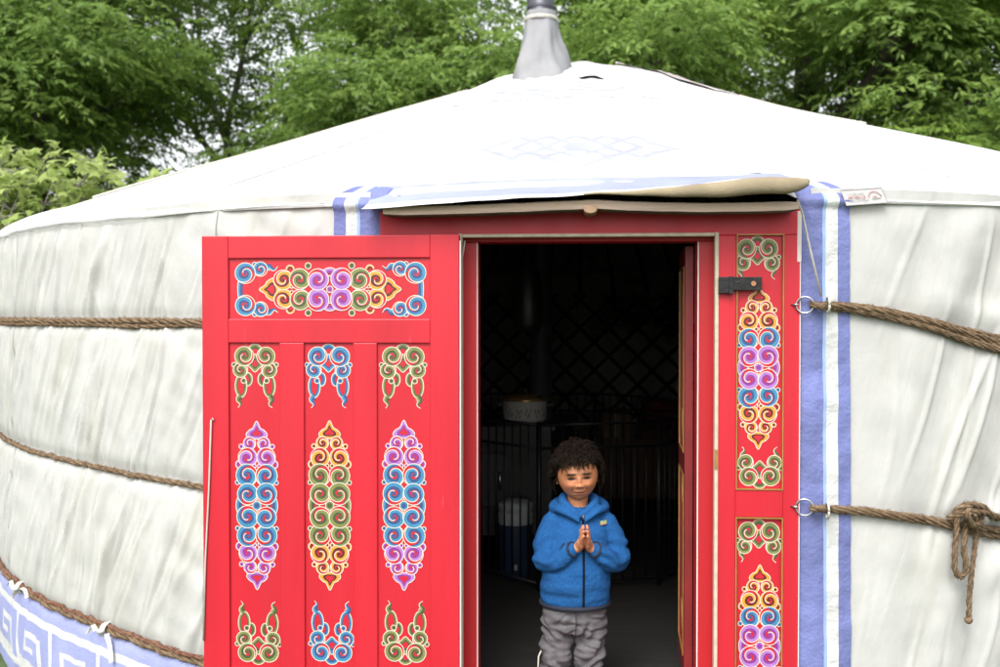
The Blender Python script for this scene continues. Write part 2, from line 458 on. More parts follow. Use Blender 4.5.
# ---------------------------------------------------------------- roof
EH = 0.37            # slope
def roof_z(r):       # cone with a rounded top
    return 1.5+0.46+EH*(RW-math.sqrt(r*r+0.05))
def eave_r(psi):
    a = abs(psi)
    r = RW+0.012+door_bulge(psi)
    k = sstep(0.182, 0.20, a)
    r = r*k+(nl-0.02)/math.cos(min(a, 0.3))*(1-k)
    return r
def hem_z(psi):
    return 1.885 + 0.008*noise.noise(Vector((psi*5, 0, 0))) + (0.06*(1-sstep(0.165, 0.19, abs(psi))))
def roof_point(ps, r, off=0.0):
    sag = 0.5+0.5*math.cos(ps*60)      # gentle ridges over the rafters
    z = roof_z(r) - 0.008*sag*math.sin(math.pi*min(1, r/3.5)) + 0.012*noise.noise(Vector((math.cos(ps)*r, math.sin(ps)*r, 0)))
    z += 0.035*math.exp(-((r-0.75)/0.10)**2)*0.6
    z += 0.06*sstep(1.3, 3.3, r)*math.exp(-((ps-0.95)/0.35)**2)
    return cyl(ps, r, z+off)
psr = ang_list(-math.pi, math.pi, 0.012)[:-1]
mb = MB(); P = []
for ps in psr:
    er = eave_r(ps); hz = hem_z(ps); row = []
    sag = 0.5+0.5*math.cos(ps*60)      # gentle ridges over the rafters
    for i in range(26):
        r = 0.02+(er-0.20-0.02)*(i/25)
        z = roof_point(ps, r)[2]
        row.append(cyl(ps, r, z))
    z0 = roof_z(er-0.20)+0.06*math.exp(-((ps-0.95)/0.35)**2)
    for k in range(1, 9):
        a = k/8*math.pi/2
        r = er-0.20+0.20*math.sin(a)
        z = z0 - 0.20*EH*math.sin(a)*0.6 - (z0-hz)*0.55*(1-math.cos(a))
        row.append(cyl(ps, r+0.004*noise.noise(Vector((ps*14, z*5, 2))), z))
    zl = row[-1][2]
    for k in range(1, 5):
        z = zl+(hz-zl)*k/4
        row.append(cyl(ps, er+0.006*noise.noise(Vector((ps*16, z*3, 2)))-0.012*(k/4), z))
    row.append(cyl(ps, er-0.022, hz+0.001))
    P.append(row)
mb.grid(P, closed_u=True)
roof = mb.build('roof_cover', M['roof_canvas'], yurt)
EDX = Dp(800, 400)[0]+0.002
# striped edging beside the door
def edging_r(psi, z):
    """outside of wall or of the roof shoulder"""
    er = eave_r(psi); hz = hem_z(psi)
    if z < hz-0.012: return wall_r(psi, min(z, 1.92))
    z0 = roof_z(er-0.20); best = er
    for q in range(0, 31):
        a = math.pi/2*q/30
        zz = z0-0.20*EH*math.sin(a)*0.6-(z0-hz)*0.55*(1-math.cos(a))
        if zz <= z: best = er-0.20+0.20*math.sin(a); break
    return max(best, 0) if z > z0-0.2*EH*0.6-(z0-hz)*0.55 else er
def edging(sgn):
    mb = MB(); P = []
    cols = [0.0, 0.028, 0.052, 0.075, 0.080, 0.103, 0.124, 0.147, 0.168]     # metres from the door edge
    for j in range(160):
        z = GZ+0.02+(1.975-GZ-0.02)*j/159
        row = []
        lean = 0.010*(1.9-z)
        for i, c in enumerate(cols):
            x = EDX+(c+lean*0.9 if c > 0 else -0.007)
            ps = math.asin(x/(RW+0.165))
            wr = 0.006*noise.noise(Vector((c*14, z*7, sgn*4)))+0.004*noise.noise(Vector((c*30, z*22, sgn*4)))
            r = edging_r(sgn*ps, z) + 0.010 + wr + 0.010*sstep(1.86, 1.90, z)
            if c == 0: r -= 0.02
            p = cyl(sgn*ps, r, z)
            row.append(p)
        P.append(row)
    mb.grid(P, mat_fn=lambda i, j: 0 if j < 3 else (2 if j == 3 else (1 if j < 5 else 0)) if j < 5 else (0 if j < 7 else 0))
    # recolour columns: blue | piping | white | blue
    m_ = []
    for (f, mi) in zip(mb.f, mb.m): m_.append(mi)
    k = 0
    for i in range(len(P)-1):
        for j in range(len(cols)-1):
            mb.m[k] = [0, 0, 0, 2, 1, 1, 0, 0][j]; k += 1
    o = mb.build('striped_edging', [M['blue_band'], M['white_band'], M['piping']], wall)
    mod = o.modifiers.new('s', 'SUBSURF'); mod.levels = 1; mod.render_levels = 1
    return o
edging(1); edging(-1)


# hem stitching line a few centimetres above the hem
for a, b in ((-1.75, -0.235), (0.262, 1.3)):
    mb = MB()
    pts = [cyl(a+(b-a)*i/200, eave_r(a+(b-a)*i/200)+0.001, hem_z(a+(b-a)*i/200)+0.006) for i in range(201)]
    mb.tube(pts, 0.0016, 5)
    mb.build('seam', M['seam'], roof)

# crown skirt and pieces of rag near the crown
mb = MB(); P = []
for i in range(73):
    ps = -math.pi+2*math.pi*i/72
    w = 0.012*noise.noise(Vector((math.cos(ps)*2, math.sin(ps)*2, 4)))
    rr = 0.92+0.10*noise.noise(Vector((math.cos(ps)*3, math.sin(ps)*3, 1)))
    P.append([roof_point(ps, q, (0.014+0.008*math.sin(q*8+ps*5)+w*(q/0.9))*(0.35 if q > 0.7 else 1)) for q in (0.02, 0.2, 0.4, 0.6, 0.75, rr-0.02, rr)] + [roof_point(ps, rr+0.004, 0.0)])
mb.grid(P)
mb.build('crown_cover', M['roof_canvas'], roof)
mb = MB()
c0 = at(575, 92, 5.2)
def roof_at_pixel(px, py, off=0.0):
    """the point of the roof cone under a pixel"""
    d = ray(px, py); o = np.array([0, 0, CAMZ]); best = None
    for t in np.linspace(3.2, 9, 1500):
        p = o+d*t
        r = math.hypot(p[0]-CX, p[1]-CY)
        ps = math.atan2((p[0]-CX)*UX+(p[1]-CY)*UY, (p[0]-CX)*NX+(p[1]-CY)*NY)
        if r < RW+0.08 and p[2] < roof_point(ps, r)[2]: return roof_point(ps, r, off), ps, r
    return None

# door flap: thick sheet coming off the roof and out over the lintel
FE = [Dp(px_, py_, -0.18) for px_, py_ in ((372, 208), (420, 204.5), (480, 200), (560, 196), (640, 191), (720, 183.5), (770, 179), (804, 180))]
FEX = [p[0] for p in FE]; FEZ = [p[1] for p in FE]
def flap_pt(a, t, side):
    """a -1..1 across, t 0 back .. 1 front; side 0 top, 1 underside"""
    x = -0.028+a*0.727
    edge_z = np.interp(x, FEX, FEZ)
    y0, y1 = 1.15, -0.17-0.03*sstep(0.2, 0.9, a)+0.02*sstep(-0.6, -1.0, a)
    y = y0+(y1-y0)*t
    # roof height behind
    r = math.hypot(x, nl-y)
    ps = math.atan2(x, nl-y)
    zr = roof_point(ps, min(r, RW))[2]+0.022*sstep(0, 0.3, t)-0.002
    b = sstep(0.62, 1.0, t)
    z = zr*(1-b)+edge_z*b + 0.012*math.sin(math.pi*t) + 0.022*math.sin(math.pi*max(0, (t-0.5)*2))
    z += 0.004*noise.noise(Vector((a*6, t*5, 0)))
    if side:
        th = 0.012+0.008*sstep(0.3, 1, a)
        z -= th*math.sin(math.pi*min(1, (1-t)*6+0.0)/2 if t > 0.833 else math.pi/2)
    return D2W(x, y, z)
na, ntt = 80, 40
mb = MB()
P = []
for i in range(na+1):
    a = -1+2*i/na
    P.append([flap_pt(a, j/ntt, 0) for j in range(ntt+1)])
def flm(i, j):
    t = (j+0.5)/ntt; a = -1+2*(i+0.5)/na
    if 0.77 < t < 0.93 and a < 0.96: return 1
    return 0
mb.grid(P, mat_fn=flm)
P2 = [[flap_pt(-1+2*i/na, j/ntt, 1) for j in range(ntt+1)] for i in range(na+1)]
mb.grid(P2, 2)
for i in (0, na):
    mb.grid([P[i], P2[i]], 2)
flap = mb.build('door_flap', [M['roof_canvas'], M['roof_blue'], M['felt']], roof)
# rolled front hem of the flap: fat and felt coloured at the right hand end
mb = MB()
pts, rad = [], []
for i in range(61):
    a = 0.02+0.985*i/60
    p = Vector(flap_pt(min(a, 1.0), 1.0, 0)); g_ = sstep(0.02, 0.75, a)
    rr = 0.003+0.024*g_
    if i > 52: rr *= math.sqrt(max(0.02, 1-((i-52)/8.2)**2))
    pts.append(p+Vector((NX, NY, 0))*0.0+Vector((0, 0, -rr*0.95+0.004))); rad.append(rr)
mb.tube(pts, rad, 14, sq=(1.0, 0.8))
mb.build('rolled_hem', M['felt'], roof)
# faded diamond knot motif printed on the flap above the door
def motif(x, y):
    """interlaced diamonds"""
    def dia(cx, cy, hx, hy, w):
        d = abs(x-cx)/hx+abs(y-cy)/hy
        return abs(d-1) < w
    x = x+0.03
    for c in (-0.24, -0.12, 0.0, 0.12, 0.24):
        if dia(c, 0.55, 0.13, 0.26, 0.16): return True
    return dia(0, 0.55, 0.05, 0.09, 0.4) or dia(0, 0.55, 0.40, 0.36, 0.05)
mb = MB(); P = []
mx_ = [-0.62+1.24*i/200 for i in range(201)]; mt_ = [0.06+0.70*j/120 for j in range(121)]
for x in mx_:
    row = []
    for t in mt_:
        p = flap_pt((x-0.01+0.028)/0.727, t, 0); row.append((p[0], p[1], p[2]+0.0025))
    P.append(row)
def mmat(i, j):
    y = 1.15-(1.15+0.17)*mt_[j]
    return 0 if motif(mx_[i], y) else 1
mb.grid(P, mat_fn=mmat)
mb.build('printed_motif', [M['motif_blue'], M['roof_canvas']], roof)
mb = MB()
for (pa, ra, pb, rb) in ((0.40, 3.60, 0.30, 1.0), (-0.42, 3.60, -0.36, 1.0), (1.25, 3.6, 1.1, 1.0), (-1.2, 3.6, -1.1, 1.0)):
    mb2 = MB(); mb2.tube([roof_point(pa+(pb-pa)*i/40, ra+(rb-ra)*i/40, 0.001) for i in range(41)], 0.004, 5); mb2.build('roof_seam', M['seam'], roof)
# faint motif near the crown with a scrap of dark cloth caught on it
mb = MB(); P = []
for i in range(81):
    ps = -0.42+0.66*i/80
    P.append([roof_point(ps, 1.12+0.70*j/40, 0.0035+0.006*math.sin(math.pi*j/40)*math.sin(math.pi*i/80)) for j in range(41)])
def cm(i, j):
    u, v = (i-40)/40, (j-20)/20
    return 0 if (abs(abs(u)+abs(v)-0.8) < 0.12 or abs(abs(u)+abs(v)-0.4) < 0.12) else 1
mb.grid(P, mat_fn=cm); mb.build('crown_motif', [M['motif_blue'], M['roof_canvas']], roof)
mb = MB(); c_ = Vector(roof_point(-0.02, 1.10, 0.012))
mb.grid([[c_+Vector((0.05*i+0.012*math.sin(j*2), 0.03*j, 0.012*math.sin(i*1.7+j)+0.016*(i == 2))) for j in range(4)] for i in range(4)])
mb.build('dark_tab', M['navy'], roof)
# grey weathered cloth skirt on the right of the crown
M['skirt'] = mat('weathered_grey_cloth', (0.36, 0.29, 0.28), 0.85, col2=(0.50, 0.47, 0.47), vscale=7, bump=0.4, bscale=40)
mb = MB(); P = []
for i in range(40):
    ps = 0.75+1.3*i/39
    lo, hi = 0.34+0.06*noise.noise(Vector((ps*3, 0, 0))), 1.45-0.5*abs(ps-1.2)+0.1*noise.noise(Vector((ps*4, 3, 0)))
    P.append([roof_point(ps, lo+(hi-lo)*j/14, 0.030+0.008*noise.noise(Vector((ps*6, j*0.4, 2)))-0.02*(j/14)) for j in range(15)])
mb.grid(P); mb.build('crown_skirt', M['skirt'], roof)
mb = MB()
for q in (0,):
    mb.tube([Vector(p[0])+Vector((0, 0, 0.004)) for p in P[:14]], 0.008, 6)
mb.build('crown_cord', M['cord'], roof)

# small printed label on the roof hem right of the door
def lab(px, py):
    d = ray(px, py)
    for t in np.linspace(3, 4.6, 2400):
        p = np.array([0, 0, CAMZ])+d*t
        r = math.hypot(p[0]-CX, p[1]-CY)
        ps = math.atan2((p[0]-CX)*UX+(p[1]-CY)*UY, (p[0]-CX)*NX+(p[1]-CY)*NY)
        if r < eave_r(ps)+0.012: return cyl(ps, eave_r(ps)+0.012, p[2])
    return tuple(p)
M['label_cloth'] = mat('label_cloth', (0.66, 0.64, 0.64), 0.7)
M['label_ink'] = mat('faded_red_ink', (0.52, 0.28, 0.27), 0.8)
M['label_grey'] = mat('faded_grey_ink', (0.42, 0.38, 0.40), 0.8)
mb = MB()
A, B, C_, D_ = (840, 190), (881, 187.5), (888, 203), (846, 206)
def quad(px0, px1, px2, px3, mi, off):
    vs = []
    for q in (px0, px1, px2, px3):
        p = Vector(lab(*q)); vs.append(p+Vector((NX, NY, 0))*off)
    mb.add(vs, [(0, 1, 2, 3)], mi)
def lerp2(u, v):
    return (A[0]+(B[0]-A[0])*u+(D_[0]-A[0])*v+(C_[0]-D_[0]-B[0]+A[0])*u*v, A[1]+(B[1]-A[1])*u+(D_[1]-A[1])*v+(C_[1]-D_[1]-B[1]+A[1])*u*v)
def lq(u0, v0, u1, v1, mi, off): quad(lerp2(u0, v0), lerp2(u1, v0), lerp2(u1, v1), lerp2(u0, v1), mi, off)
lq(0, 0, 1, 1, 0, 0.003)
for (u0, v0, u1, v1) in ((0, 0, 1, 0.05), (0, 0.95, 1, 1), (0, 0.05, 0.012, 0.95), (0.988, 0.05, 1, 0.95)): lq(u0, v0, u1, v1, 2, 0.005)
rr_ = random.Random(3)
for row, (v0, v1, mi, u_end) in enumerate(((0.24, 0.36, 2, 0.5), (0.42, 0.62, 1, 0.5), (0.68, 0.78, 2, 0.55))):
    u = 0.12
    while u < u_end:
        w = rr_.uniform(0.018, 0.035)
        lq(u, v0, u+w*0.35, v1, mi, 0.005); lq(u+w*0.35, v0 if rr_.random() < .5 else v1-0.05, u+w, (v0 if rr_.random() < .5 else v1-0.05)+0.05, mi, 0.0055)
        u += w+0.018
for i in range(14):
    a0, a1 = math.pi*(0.05+0.9*i/14), math.pi*(0.05+0.9*(i+1)/14)
    c = (0.76, 0.62); r0, r1 = 0.14, 0.165
    pts = [lerp2(c[0]-math.cos(a)*r, c[1]-math.sin(a)*r*2.6) for a, r in ((a0, r0), (a1, r0), (a1, r1), (a0, r1))]
    quad(*pts, 1 if i % 5 else 2, 0.005)
lq(0.66, 0.62, 0.88, 0.68, 2, 0.005); lq(0.72, 0.5, 0.80, 0.60, 1, 0.005)
mb.build('printed_label', [M['label_cloth'], M['label_ink'], M['label_grey']], roof)

# chimney with its cloth boot
PX, PYY = at(541, 40, 6.7)[0], 6.7
mb = MB()
zb = roof_z(math.hypot(PX-CX, PYY-CY))
ztop = zb+0.50
prof = []
P = []
nn = 48
for i in range(nn):
    a = 2*math.pi*i/nn; row = []
    for j in range(40):
        t = j/39
        z = zb-0.16+0.56*t
        r = 0.098+0.055*(1-t)+0.11*(1-t)**2.6
        f = max(0, math.sin(a*5+2.2*t+0.6*math.sin(t*5)))**2
        r += 0.026*f*(0.25+0.75*math.sin(math.pi*min(1, t*1.1)))-0.008
        r += 0.012*math.sin(a*3-9*t)*math.sin(math.pi*t)**2
        r += 0.014*math.sin(t*19+2.5*math.sin(a*2+1))*max(0, 0.6-t)
        r += 0.012*noise.noise(Vector((math.cos(a)*3, math.sin(a)*3, t*3)))*(1.15-t)
        row.append((PX+r*math.cos(a)*1.05+0.02*(1-t)**2, PYY+r*math.sin(a), z))
    P.append(row)
mb.grid(P, closed_u=True)
boot = mb.build('chimney_boot', M['boot_canvas'], yurt)
mb = MB()
mb.lathe((PX, PYY, zb+0.352), [(0.107, -0.012), (0.115, 0), (0.107, 0.012)], 32); mb.build('tie_cord', M['cord'], boot)
mb = MB(); mb.lathe((PX, PYY, 0), [(0.088, zb-0.1), (0.088, zb+1.6), (0.084, zb+1.6)], 32, 0)
mb.lathe((PX, PYY, zb+0.42), [(0.092, 0), (0.092, 0.016)], 32, 0)
mb.build('chimney', M['pipe'], yurt)
# ================================================================ DOOR
door = MB()
xl, _ = Dp(375, 400); xr, _ = Dp(800, 400)
xl = -xr                                           # frame is symmetrical
_, zt = Dp(600, 209)
oxl = Dp(462, 400)[0]; oxr = Dp(715, 400)[0]; ozt = Dp(590, 236)[1]
SILL = 0.16
DEP = 0.11
def dbox(mb, x0, x1, y0, y1, z0, z1, mi=0, bev=0.003): mb.box(x0, x1, y0, y1, z0, z1, mi, D2W, bev)
# right-hand side panel zone: stiles and rails in front, panels recessed
px0 = Dp(736, 400)[0]; px1 = Dp(783.5, 400)[0]
pz = [Dp(760, 234)[1], Dp(760, 490)[1], Dp(760, 517.5)[1], Dp(760, 700)[1]]
def side_frame(mb, x0, x1, xa, xb):
    """x0..x1 whole, xa..xb panel"""
    dbox(mb, x0, xa, 0, 0.05, SILL-0.1, ozt, 0)
    dbox(mb, xb, x1, 0, 0.05, SILL-0.1, ozt, 0)
    e = 0.0005
    dbox(mb, xa-e, xb+e, 0.0012, 0.05, pz[0], ozt+0.002, 0)
    dbox(mb, xa-e, xb+e, 0.0012, 0.05, pz[2], pz[1], 0)
    dbox(mb, xa-e, xb+e, 0.0012, 0.05, SILL-0.1, pz[3], 0)
mb = MB()
side_frame(mb, oxr, xr, px0, px1)
side_frame(mb, xl, oxl, -px1, -px0)
dbox(mb, xl, xr, 0.0, 0.06, ozt, zt, 0)                         # lintel
dbox(mb, xl, xr, -0.02, DEP, SILL-0.14, SILL-0.0, 0)              # threshold
dbox(mb, oxr+0.002, xr-0.001, 0.052, DEP, SILL, zt-0.01, 0); dbox(mb, xl+0.001, oxl-0.002, 0.052, DEP, SILL, zt-0.01, 0)
dbox(mb, oxl, oxr, 0.062, DEP, ozt+0.01, zt-0.01, 0)
frame = mb.build('door_frame', [M['red']], yurt)
# inner jamb stops
jr = Dp(697, 400, 0.07)[0]; jl = Dp(478, 400, 0.07)[0]; jt = Dp(590, 242, 0.07)[1]
mb = MB()
dbox(mb, jr, oxr+0.004, 0.055, 0.16, SILL, jt, 0); dbox(mb, oxl-0.004, jl, 0.055, 0.16, SILL, jt, 0)
dbox(mb, oxl-0.004, oxr+0.004, 0.056, 0.161, jt, ozt+0.02, 0)
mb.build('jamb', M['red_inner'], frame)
mb = MB()
dbox(mb, jr-0.0015, jr+0.003, 0.0535, 0.056, SILL, jt-0.002, 0, 0.0005); dbox(mb, jl-0.003, jl+0.0015, 0.0535, 0.056, SILL, jt-0.002, 0, 0.0005)
mb.build('jamb_edge_line', M['chip'], frame)
# cream bead round the opening
mb = MB()
bw = 0.013
dbox(mb, oxr-0.002, oxr-0.002+bw, -0.005, 0.03, SILL, ozt+bw-0.002, 0)
dbox(mb, oxl+0.002-bw, oxl+0.002, -0.005, 0.03, SILL, ozt+bw-0.002, 0)
dbox(mb, oxl+0.002, oxr-0.002, -0.0045, 0.03, ozt-0.003, ozt+bw-0.004, 0)
mb.build('bead', M['cream'], frame)

# white painted strip on the frame's outer edge
mb = MB()
q0 = Dp(797, 226)[1]; q1 = Dp(797, 262)[1]
dbox(mb, xr-0.012, xr+0.002, -0.002, 0.03, q1, q0+0.05, 0, 0.001)
dbox(mb, xr-0.003, xr+0.0006, -0.0015, 0.004, SILL-0.1, q1, 0, 0.0005)
mb.build('edge_strip', M['chip'], frame)

panelmats = [M['red']]
def gold_edge(mb, x0, x1, z0, z1, y, T=D2W, w=0.004):
    for (a, b, c, d) in ((x0, x0+w, z0, z1), (x1-w, x1, z0, z1), (x0+w, x1-w, z1-w, z1), (x0+w, x1-w, z0, z0+w)):
        mb.box(a, b, y-0.004, y+0.002, c, d, 0, T, 0.0)
def door_panel(x0, x1, z0, z1, y, parent, gold=True):
    mb = MB(); mb.box(x0-0.004, x1+0.004, y, y+0.008, z0-0.004, z1+0.004, 0, D2W, 0)
    o = mb.build('panel', M['red'], parent)
    if gold:
        m2 = MB(); gold_edge(m2, x0, x1, z0, z1, 0.0015)
        gold_edge(m2, x0+0.0002, x1-0.0002, z0+0.0002, z1-0.0002, y-0.003, w=0.003)
        m2.build('gold_edging', M['gold'], parent)
    return o
for (a, b) in ((px0, px1), (-px1, -px0)):
    door_panel(a, b, pz[1], pz[0], 0.012, frame); door_panel(a, b, pz[3], pz[2], 0.012, frame)

# ---------------------------------------------------------------- painted scrollwork
ORN = ['red', 'outline', 'blue', 'blue_dark', 'purple', 'purple_dark', 'olive', 'olive_dark', 'orange', 'orange_dark']
OI = {k: i for i, k in enumerate(ORN)}
class Orn:
    """flat painted scrollwork, in picture-pixel units around a centre; every stroke sits a hair above the one before"""
    def __init__(s, unit): s.mb = MB(); s.u = unit; s.k = 0; s.T = None; s.lw = 0.82
    def lay(s, d): return -0.0006-0.000008*s.k
    def poly(s, pts, mi):
        s.k += 1; c = np.mean(np.array(pts), axis=0)
        vs = [s.T(c[0], c[1], s.lay(0))]+[s.T(p[0], p[1], s.lay(0)) for p in pts]
        n = len(pts)
        s.mb.add(vs, [(0, 1+i, 1+(i+1) % n) for i in range(n)], mi)
    def ribbon(s, pts, w0, w1, mi, closed=False):
        """between offsets w0(t), w1(t) to the left of the path"""
        s.k += 1; n = len(pts); P = np.array(pts)
        vs = []
        for i in range(n):
            a = P[(i+1) % n if closed else min(i+1, n-1)]-P[(i-1) % n if closed else max(i-1, 0)]
            l = math.hypot(*a) or 1; nx, ny = -a[1]/l, a[0]/l; t = i/(n-1)
            q0 = w0(t) if callable(w0) else w0; q1 = w1(t) if callable(w1) else w1
            vs.append(s.T(P[i][0]+nx*q0, P[i][1]+ny*q0, s.lay(0))); vs.append(s.T(P[i][0]+nx*q1, P[i][1]+ny*q1, s.lay(0)))
        fs = [(2*i, 2*i+1, (2*i+3) % (2*n), (2*i+2) % (2*n)) for i in range(n if closed else n-1)]
        s.mb.add(vs, fs, mi)
    def line(s, pts, w=None, closed=False):
        w = w or s.lw; s.ribbon(pts, -w/2, w/2, OI['outline'], closed)
    def scroll(s, cx, cy, R, a0, d, col, turns=1.42, band=(0.29, 0.21)):
        a0 = math.radians(a0)
        jr_ = rngo.uniform(1.02, 1.10); R = R*jr_; cx += rngo.uniform(-.35, .35); cy += rngo.uniform(-.35, .35); a0 += rngo.uniform(-.12, .12)
        n = 56; pts = []; turns *= 1.04; t1 = 0.62/turns
        for i in range(n):
            t = i/(n-1); th = a0+d*2*math.pi*turns*t
            r = R if t < t1 else R*(1-0.78*((t-t1)/(1-t1))**0.90)
            pts.append((cx+r*math.cos(th), cy+r*math.sin(th)))
        s.poly([(cx+R*math.cos(a), cy+R*math.sin(a)) for a in np.linspace(0, 2*math.pi, 24, endpoint=False)], 0)
        sg = d
        f = lambda t: 0.30+0.95*math.sin(math.pi*min(1, t/0.62)) if t < 0.31 else (1.25*math.cos((t-0.31)/0.69*1.45))
        s.ribbon(pts, 0, lambda t: sg*R*band[0]*f(t), OI[col])
        s.ribbon(pts, lambda t: sg*R*band[0]*f(t)*0.98, lambda t: sg*R*(band[0]+band[1])*f(t), OI[col+'_dark'])
        c = pts[-1]
        s.poly([(cx+R*0.16*math.cos(a), cy+R*0.16*math.sin(a)) for a in np.linspace(0, 6.283, 10, endpoint=False)], OI[col+'_dark'])
        s.line(pts)
        # close the outer ring where the stroke starts
        arc = [(cx+R*math.cos(a0-d*x), cy+R*math.sin(a0-d*x)) for x in np.linspace(0, 2.6, 16)]
        s.line(arc)
    def curl(s, cx, cy, R, a0, d, col):
        s.poly([(cx+R*math.cos(a), cy+R*math.sin(a)) for a in np.linspace(0, 6.283, 14, endpoint=False)], OI[col])
        s.poly([(cx+R*0.6*math.cos(a), cy+R*0.6*math.sin(a)) for a in np.linspace(0, 6.283, 12, endpoint=False)], OI[col+'_dark'])
        s.line([(cx+R*math.cos(a), cy+R*math.sin(a)) for a in np.linspace(0, 6.283, 18, endpoint=False)], s.lw*0.85, True)
    def lobes(s, cx, cy, pts, col, core=True):
        """closed star-shaped form, nested colours"""
        P = [(cx+x, cy+y) for x, y in pts]
        sm = []
        n = len(P)
        for i in range(n):       # Catmull-Rom
            p0, p1, p2, p3 = [np.array(P[(i+q) % n]) for q in (-1, 0, 1, 2)]
            for t in (0, 0.25, 0.5, 0.75):
                sm.append(tuple(0.5*((2*p1)+(-p0+p2)*t+(2*p0-5*p1+4*p2-p3)*t*t+(-p0+3*p1-3*p2+p3)*t**3)))
        s.poly(sm, OI[col])
        if core:
            sc = lambda k: [(cx+(x-cx)*k, cy+(y-cy)*k) for x, y in sm]
            s.poly(sc(0.64), OI[col+'_dark']); s.poly(sc(0.40), 0)
        s.line(sm, None, True)
    def arcband(s, pts, w, col, out=1):
        s.ribbon(pts, 0, out*w*0.55, OI[col]); s.ribbon(pts, out*w*0.55, out*w*1.15, OI[col+'_dark']); s.line(pts)
    def tail(s, pts, w, col):
        s.ribbon(pts, lambda t: -w*(1-t)*0.6, lambda t: w*(1-t)*0.6, OI[col]); s.ribbon(pts, lambda t: 0, lambda t: w*(1-t)*0.6, OI[col+'_dark'])
        s.ribbon(pts, lambda t: -w*(1-t)*0.6-s.lw*0.45, lambda t: -w*(1-t)*0.6+s.lw*0.45, OI['outline'])
    def build(s, parent):
        # keep only the materials used
        used = sorted(set(s.mb.m)); mp = {u: i for i, u in enumerate(used)}
        s.mb.m = [mp[x] for x in s.mb.m]
        return s.mb.build('painted_scrollwork', [M[ORN[u]] for u in used], parent)
rngo = random.Random(11)
def arcpts(cx, cy, R, a, b, n=14, ry=None):
    return [(cx+R*math.cos(math.radians(a+(b-a)*i/(n-1))), cy+(ry or R)*math.sin(math.radians(a+(b-a)*i/(n-1)))) for i in range(n)]

def placer(cx, cz, y, unit, flip=1, sx=1.0, sy=1.0):
    return lambda x, yy, lay: D2W(cx+x*unit*sx, y+lay, cz+yy*unit*flip*sy)

def medallion(o, c1, c2, c3, c4):
    """long upright medallion, y up; colours from the tip to the middle"""
    for f in (1, -1):
        Y = lambda v: v*f
        for sx in (-1, 1):
            o.curl(sx*16.3, Y(59), 2.4, 0, sx, c1)
            o.arcband(arcpts(sx*18, Y(41), 4.2, -80*f if sx > 0 else 180+80*f, 90*f if sx > 0 else 180-90*f), 2.6, c2, f*sx*1)
            o.curl(sx*20.3, Y(23), 2.3, 0, sx, c3)
        o.lobes(0, Y(72.5), [(0, 12.0*f), (4, 5*f), (7.5, 3*f), (11, -1*f), (9, -5*f), (0, -6*f), (-9, -5*f), (-11, -1*f), (-7.5, 3*f), (-4, 5*f)], c1)
        for sx in (-1, 1):
            o.scroll(sx*7.4, Y(62.0), 6.2, 90*f if 1 else 0, -sx*f, c1, turns=1.35)
            o.scroll(sx*9.8, Y(48), 9.2, 90*f+sx*20*f, sx*f, c2)
            o.curl(sx*2.6, Y(39.5), 2.0, 0, sx, c2)
            o.scroll(sx*10.2, Y(30), 10.3, 90*f+sx*20*f, -sx*f, c3)
    for sx in (-1, 1):
        o.arcband(arcpts(sx*15.5, 0, 6.4, 100 if sx > 0 else 80, -100 if sx > 0 else 260, 16, ry=11), 5.0, c4, -1 if sx > 0 else 1)
        o.arcband(arcpts(sx*15.0, 0, 4.5, 90, 270 if sx > 0 else -90, 12, ry=7), 2.5, c4, 1 if sx > 0 else -1)
    for f in (1, -1):
        for sx in (-1, 1):
            o.scroll(sx*9.9, 11.6*f, 10.2, -60*f if sx > 0 else 180+60*f, sx*f, c4)
    o.curl(0, 0, 4.4, 0, 1, c4)

def cap(o, c, short=False):
    """crest: two big scrolls, a drop between them, trailing scrolls; y up, top at 0"""
    o.arcband(arcpts(0, -7, 7.5, 0, 180, 14), 4.0, c, 1)
    for sx in (-1, 1):
        o.curl(sx*22.0, -21, 2.4, 0, sx, c)
        if not short:
            o.arcband(arcpts(sx*7.5, -36, 4.6, 100 if sx < 0 else 80, -120 if sx < 0 else 300, 12, ry=7), 3.2, c, -1 if sx < 0 else 1)
            o.poly(arcpts(sx*14.8, -43, 6.0, 0, 345, 20, ry=12.5), 0)
            lp = arcpts(sx*14.8, -43, 6.2, 0, 360, 26, ry=12.0)
            o.ribbon(lp, 0, 1.9, OI[c], True); o.ribbon(lp, 1.9, 3.0, OI[c+'_dark'], True); o.line(lp, None, True)
            o.curl(sx*12.0, -37.5, 2.7, 0, sx, c)
            o.tail([(sx*(15.2+1.8*math.sin(t*6.5)+2.4*t), -54-11.5*t) for t in np.linspace(0, 1, 16)], 5.5, c)
        else:
            o.tail([(sx*(16.0+1.8*math.sin(t*6.5)+2*t), -31-12*t) for t in np.linspace(0, 1, 16)], 5.0, c)
    o.lobes(0, -20, [(0, -8.5), (4.5, -4.5), (8, -1), (5.5, 4), (2.5, 8), (0, 10), (-2.5, 8), (-5.5, 4), (-8, -1), (-4.5, -4.5)], c)
    for sx in (-1, 1):
        o.scroll(sx*15.0, -26.5, 7.4, 90, -sx, c)
        o.scroll(sx*11.4, -12.3, 9.3, 250 if sx > 0 else 290, sx, c)

